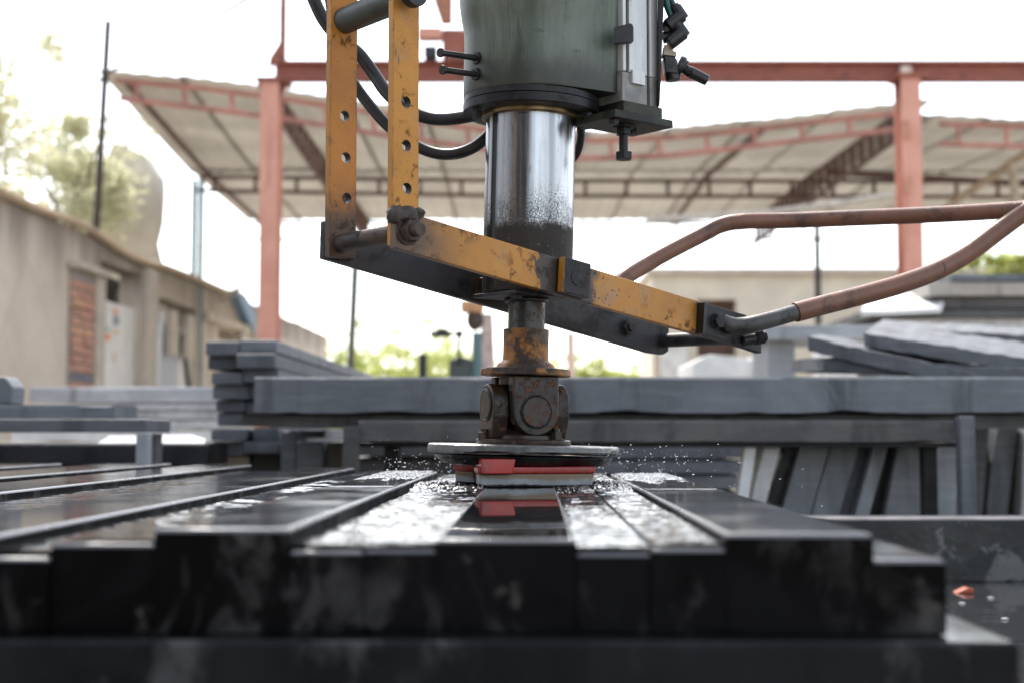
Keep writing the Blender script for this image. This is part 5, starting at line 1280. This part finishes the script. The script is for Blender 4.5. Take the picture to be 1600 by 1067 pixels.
bm = bm_new(); prism(bm, [P(1036, 86, Yv), P(1057, 88.5, Yv), P(1057, 81, Yv), P(1052, 80, Yv), P(1052, 71, Yv), P(1038, 70, Yv)], (0, .022, 0), .001); part('brass_fitting', bm, m_simple('limy_brass', (.42, .35, .26), .6, var=.3, scale=120), machine)
def elbow(x, y, s):
    bm = bm_new(); cyl(bm, P(x, y, Yv), P(x + 13 * s, y + 19 * s, Yv), .0085, 20, bev=.001); cyl(bm, P(x + 11 * s, y + 12 * s, Yv), P(x - 12 * s, y + 30 * s, Yv), .0100, 20, bev=.002); cyl(bm, P(x - 2, y - 3, Yv), P(x + 4 * s, y + 6 * s, Yv), .0066, 20); return part('air_elbow', bm, PLASTICBLACK, machine)
elbow(1057, 38, 1.05); elbow(1055, 12, 1.0)
bm = bm_new(); cyl(bm, P(1038, 48, Yv + .01), P(1056, 40, Yv + .01), .011, 18); cyl(bm, P(1036, 60, Yv + .01), P(1050, 58, Yv + .01), .008, 18); part('air_manifold', bm, PLASTICBLACK, machine)
bm = bm_new(); tube(bm, [P(1036, -45, Yv), P(1040, 0, Yv), P(1047, 22, Yv), P(1055, 37, Yv)], .0046, 14); part('air_hose', bm, GREENHOSE, machine)
bm = bm_new(); tube(bm, [P(1042, -45, Yv + .008), P(1047, -5, Yv + .008), P(1054, 13, Yv + .004)], .0042, 14); part('air_hose', bm, GREENHOSE, machine)

# ================================================================== SPRAY
rd = random.Random(11); bm = bm_new()
def drop(px, py, Y, r):
    r *= .82
    M = Matrix.Translation(P(px, py, Y)) @ Matrix.Rotation(rd.uniform(-.5, .5), 4, 'Y') @ Matrix.Diagonal((rd.uniform(1.0, 3.4), 1, rd.uniform(.7, 1.1), 1))
    bmesh.ops.create_icosphere(bm, subdivisions=2 if r > .0012 else 1, radius=r, matrix=M)
for _ in range(230):                                       # fan to the right of the disc
    u = rd.random() ** 1.8; drop(905 + 190 * u + rd.gauss(0, 10), 752 - 55 * rd.random() * (1 - .35 * u) - 10 * u + rd.gauss(0, 5), rd.uniform(1.80, 2.1), rd.choice([.0003, .0004, .0005, .0006, .0009]))
for _ in range(200):                                       # and to the left
    u = rd.random() ** 1.6; drop(735 - 150 * u + rd.gauss(0, 8), 748 - 42 * rd.random() * (1 - .3 * u) + rd.gauss(0, 4), rd.uniform(1.80, 2.1), rd.choice([.0003, .0004, .0005, .0006, .0008]))
for _ in range(46): drop(rd.uniform(960, 1290), rd.uniform(690, 812), rd.uniform(1.82, 2.05), rd.choice([.0004, .0005, .0007]))
for _ in range(16): drop(rd.uniform(555, 700), rd.uniform(655, 735), rd.uniform(1.85, 2.0), rd.choice([.0003, .0005]))
part('water_droplets', bm, WATER, kind='stuff', label='fine drops of water thrown out from under the grinding disc', sharp=None)
# torn sheets of water at the foot of the abrasive blocks
bm = bm_new()
for k in range(650):
    a = rd.uniform(0, 2 * math.pi); rad = rd.gauss(.112, .014)
    x = HEADX + rad * math.cos(a) * 1.02; y = 1.88 + rad * math.sin(a)
    if -.062 < x < .027 and y < 1.85 : continue
    if y > 2.02 or abs(x - HEADX) < .03: continue
    base = T(x, y, ZWAT - .001); out = Vector((math.cos(a), math.sin(a), 0))
    h = rd.uniform(.001, .008) * (1.3 if rd.random() < .2 else 1); lean_ = rd.uniform(.2, 1.4) * h
    mid = base + EZ * h * .7 + out * lean_ * .4 + Vector((rd.gauss(0, .002), rd.gauss(0, .002), 0))
    tip = base + EZ * h + out * lean_ + Vector((rd.gauss(0, .003), rd.gauss(0, .003), rd.gauss(0, .001)))
    r0 = rd.uniform(.0002, .0008)
    tube(bm, [base, mid, tip], lambda q: r0 * (1 - .8 * q) + .0001, 6, 3)
part('splash_water', bm, WATER, kind='stuff', label='broken splash of water around the foot of the red abrasive blocks', sharp=None)
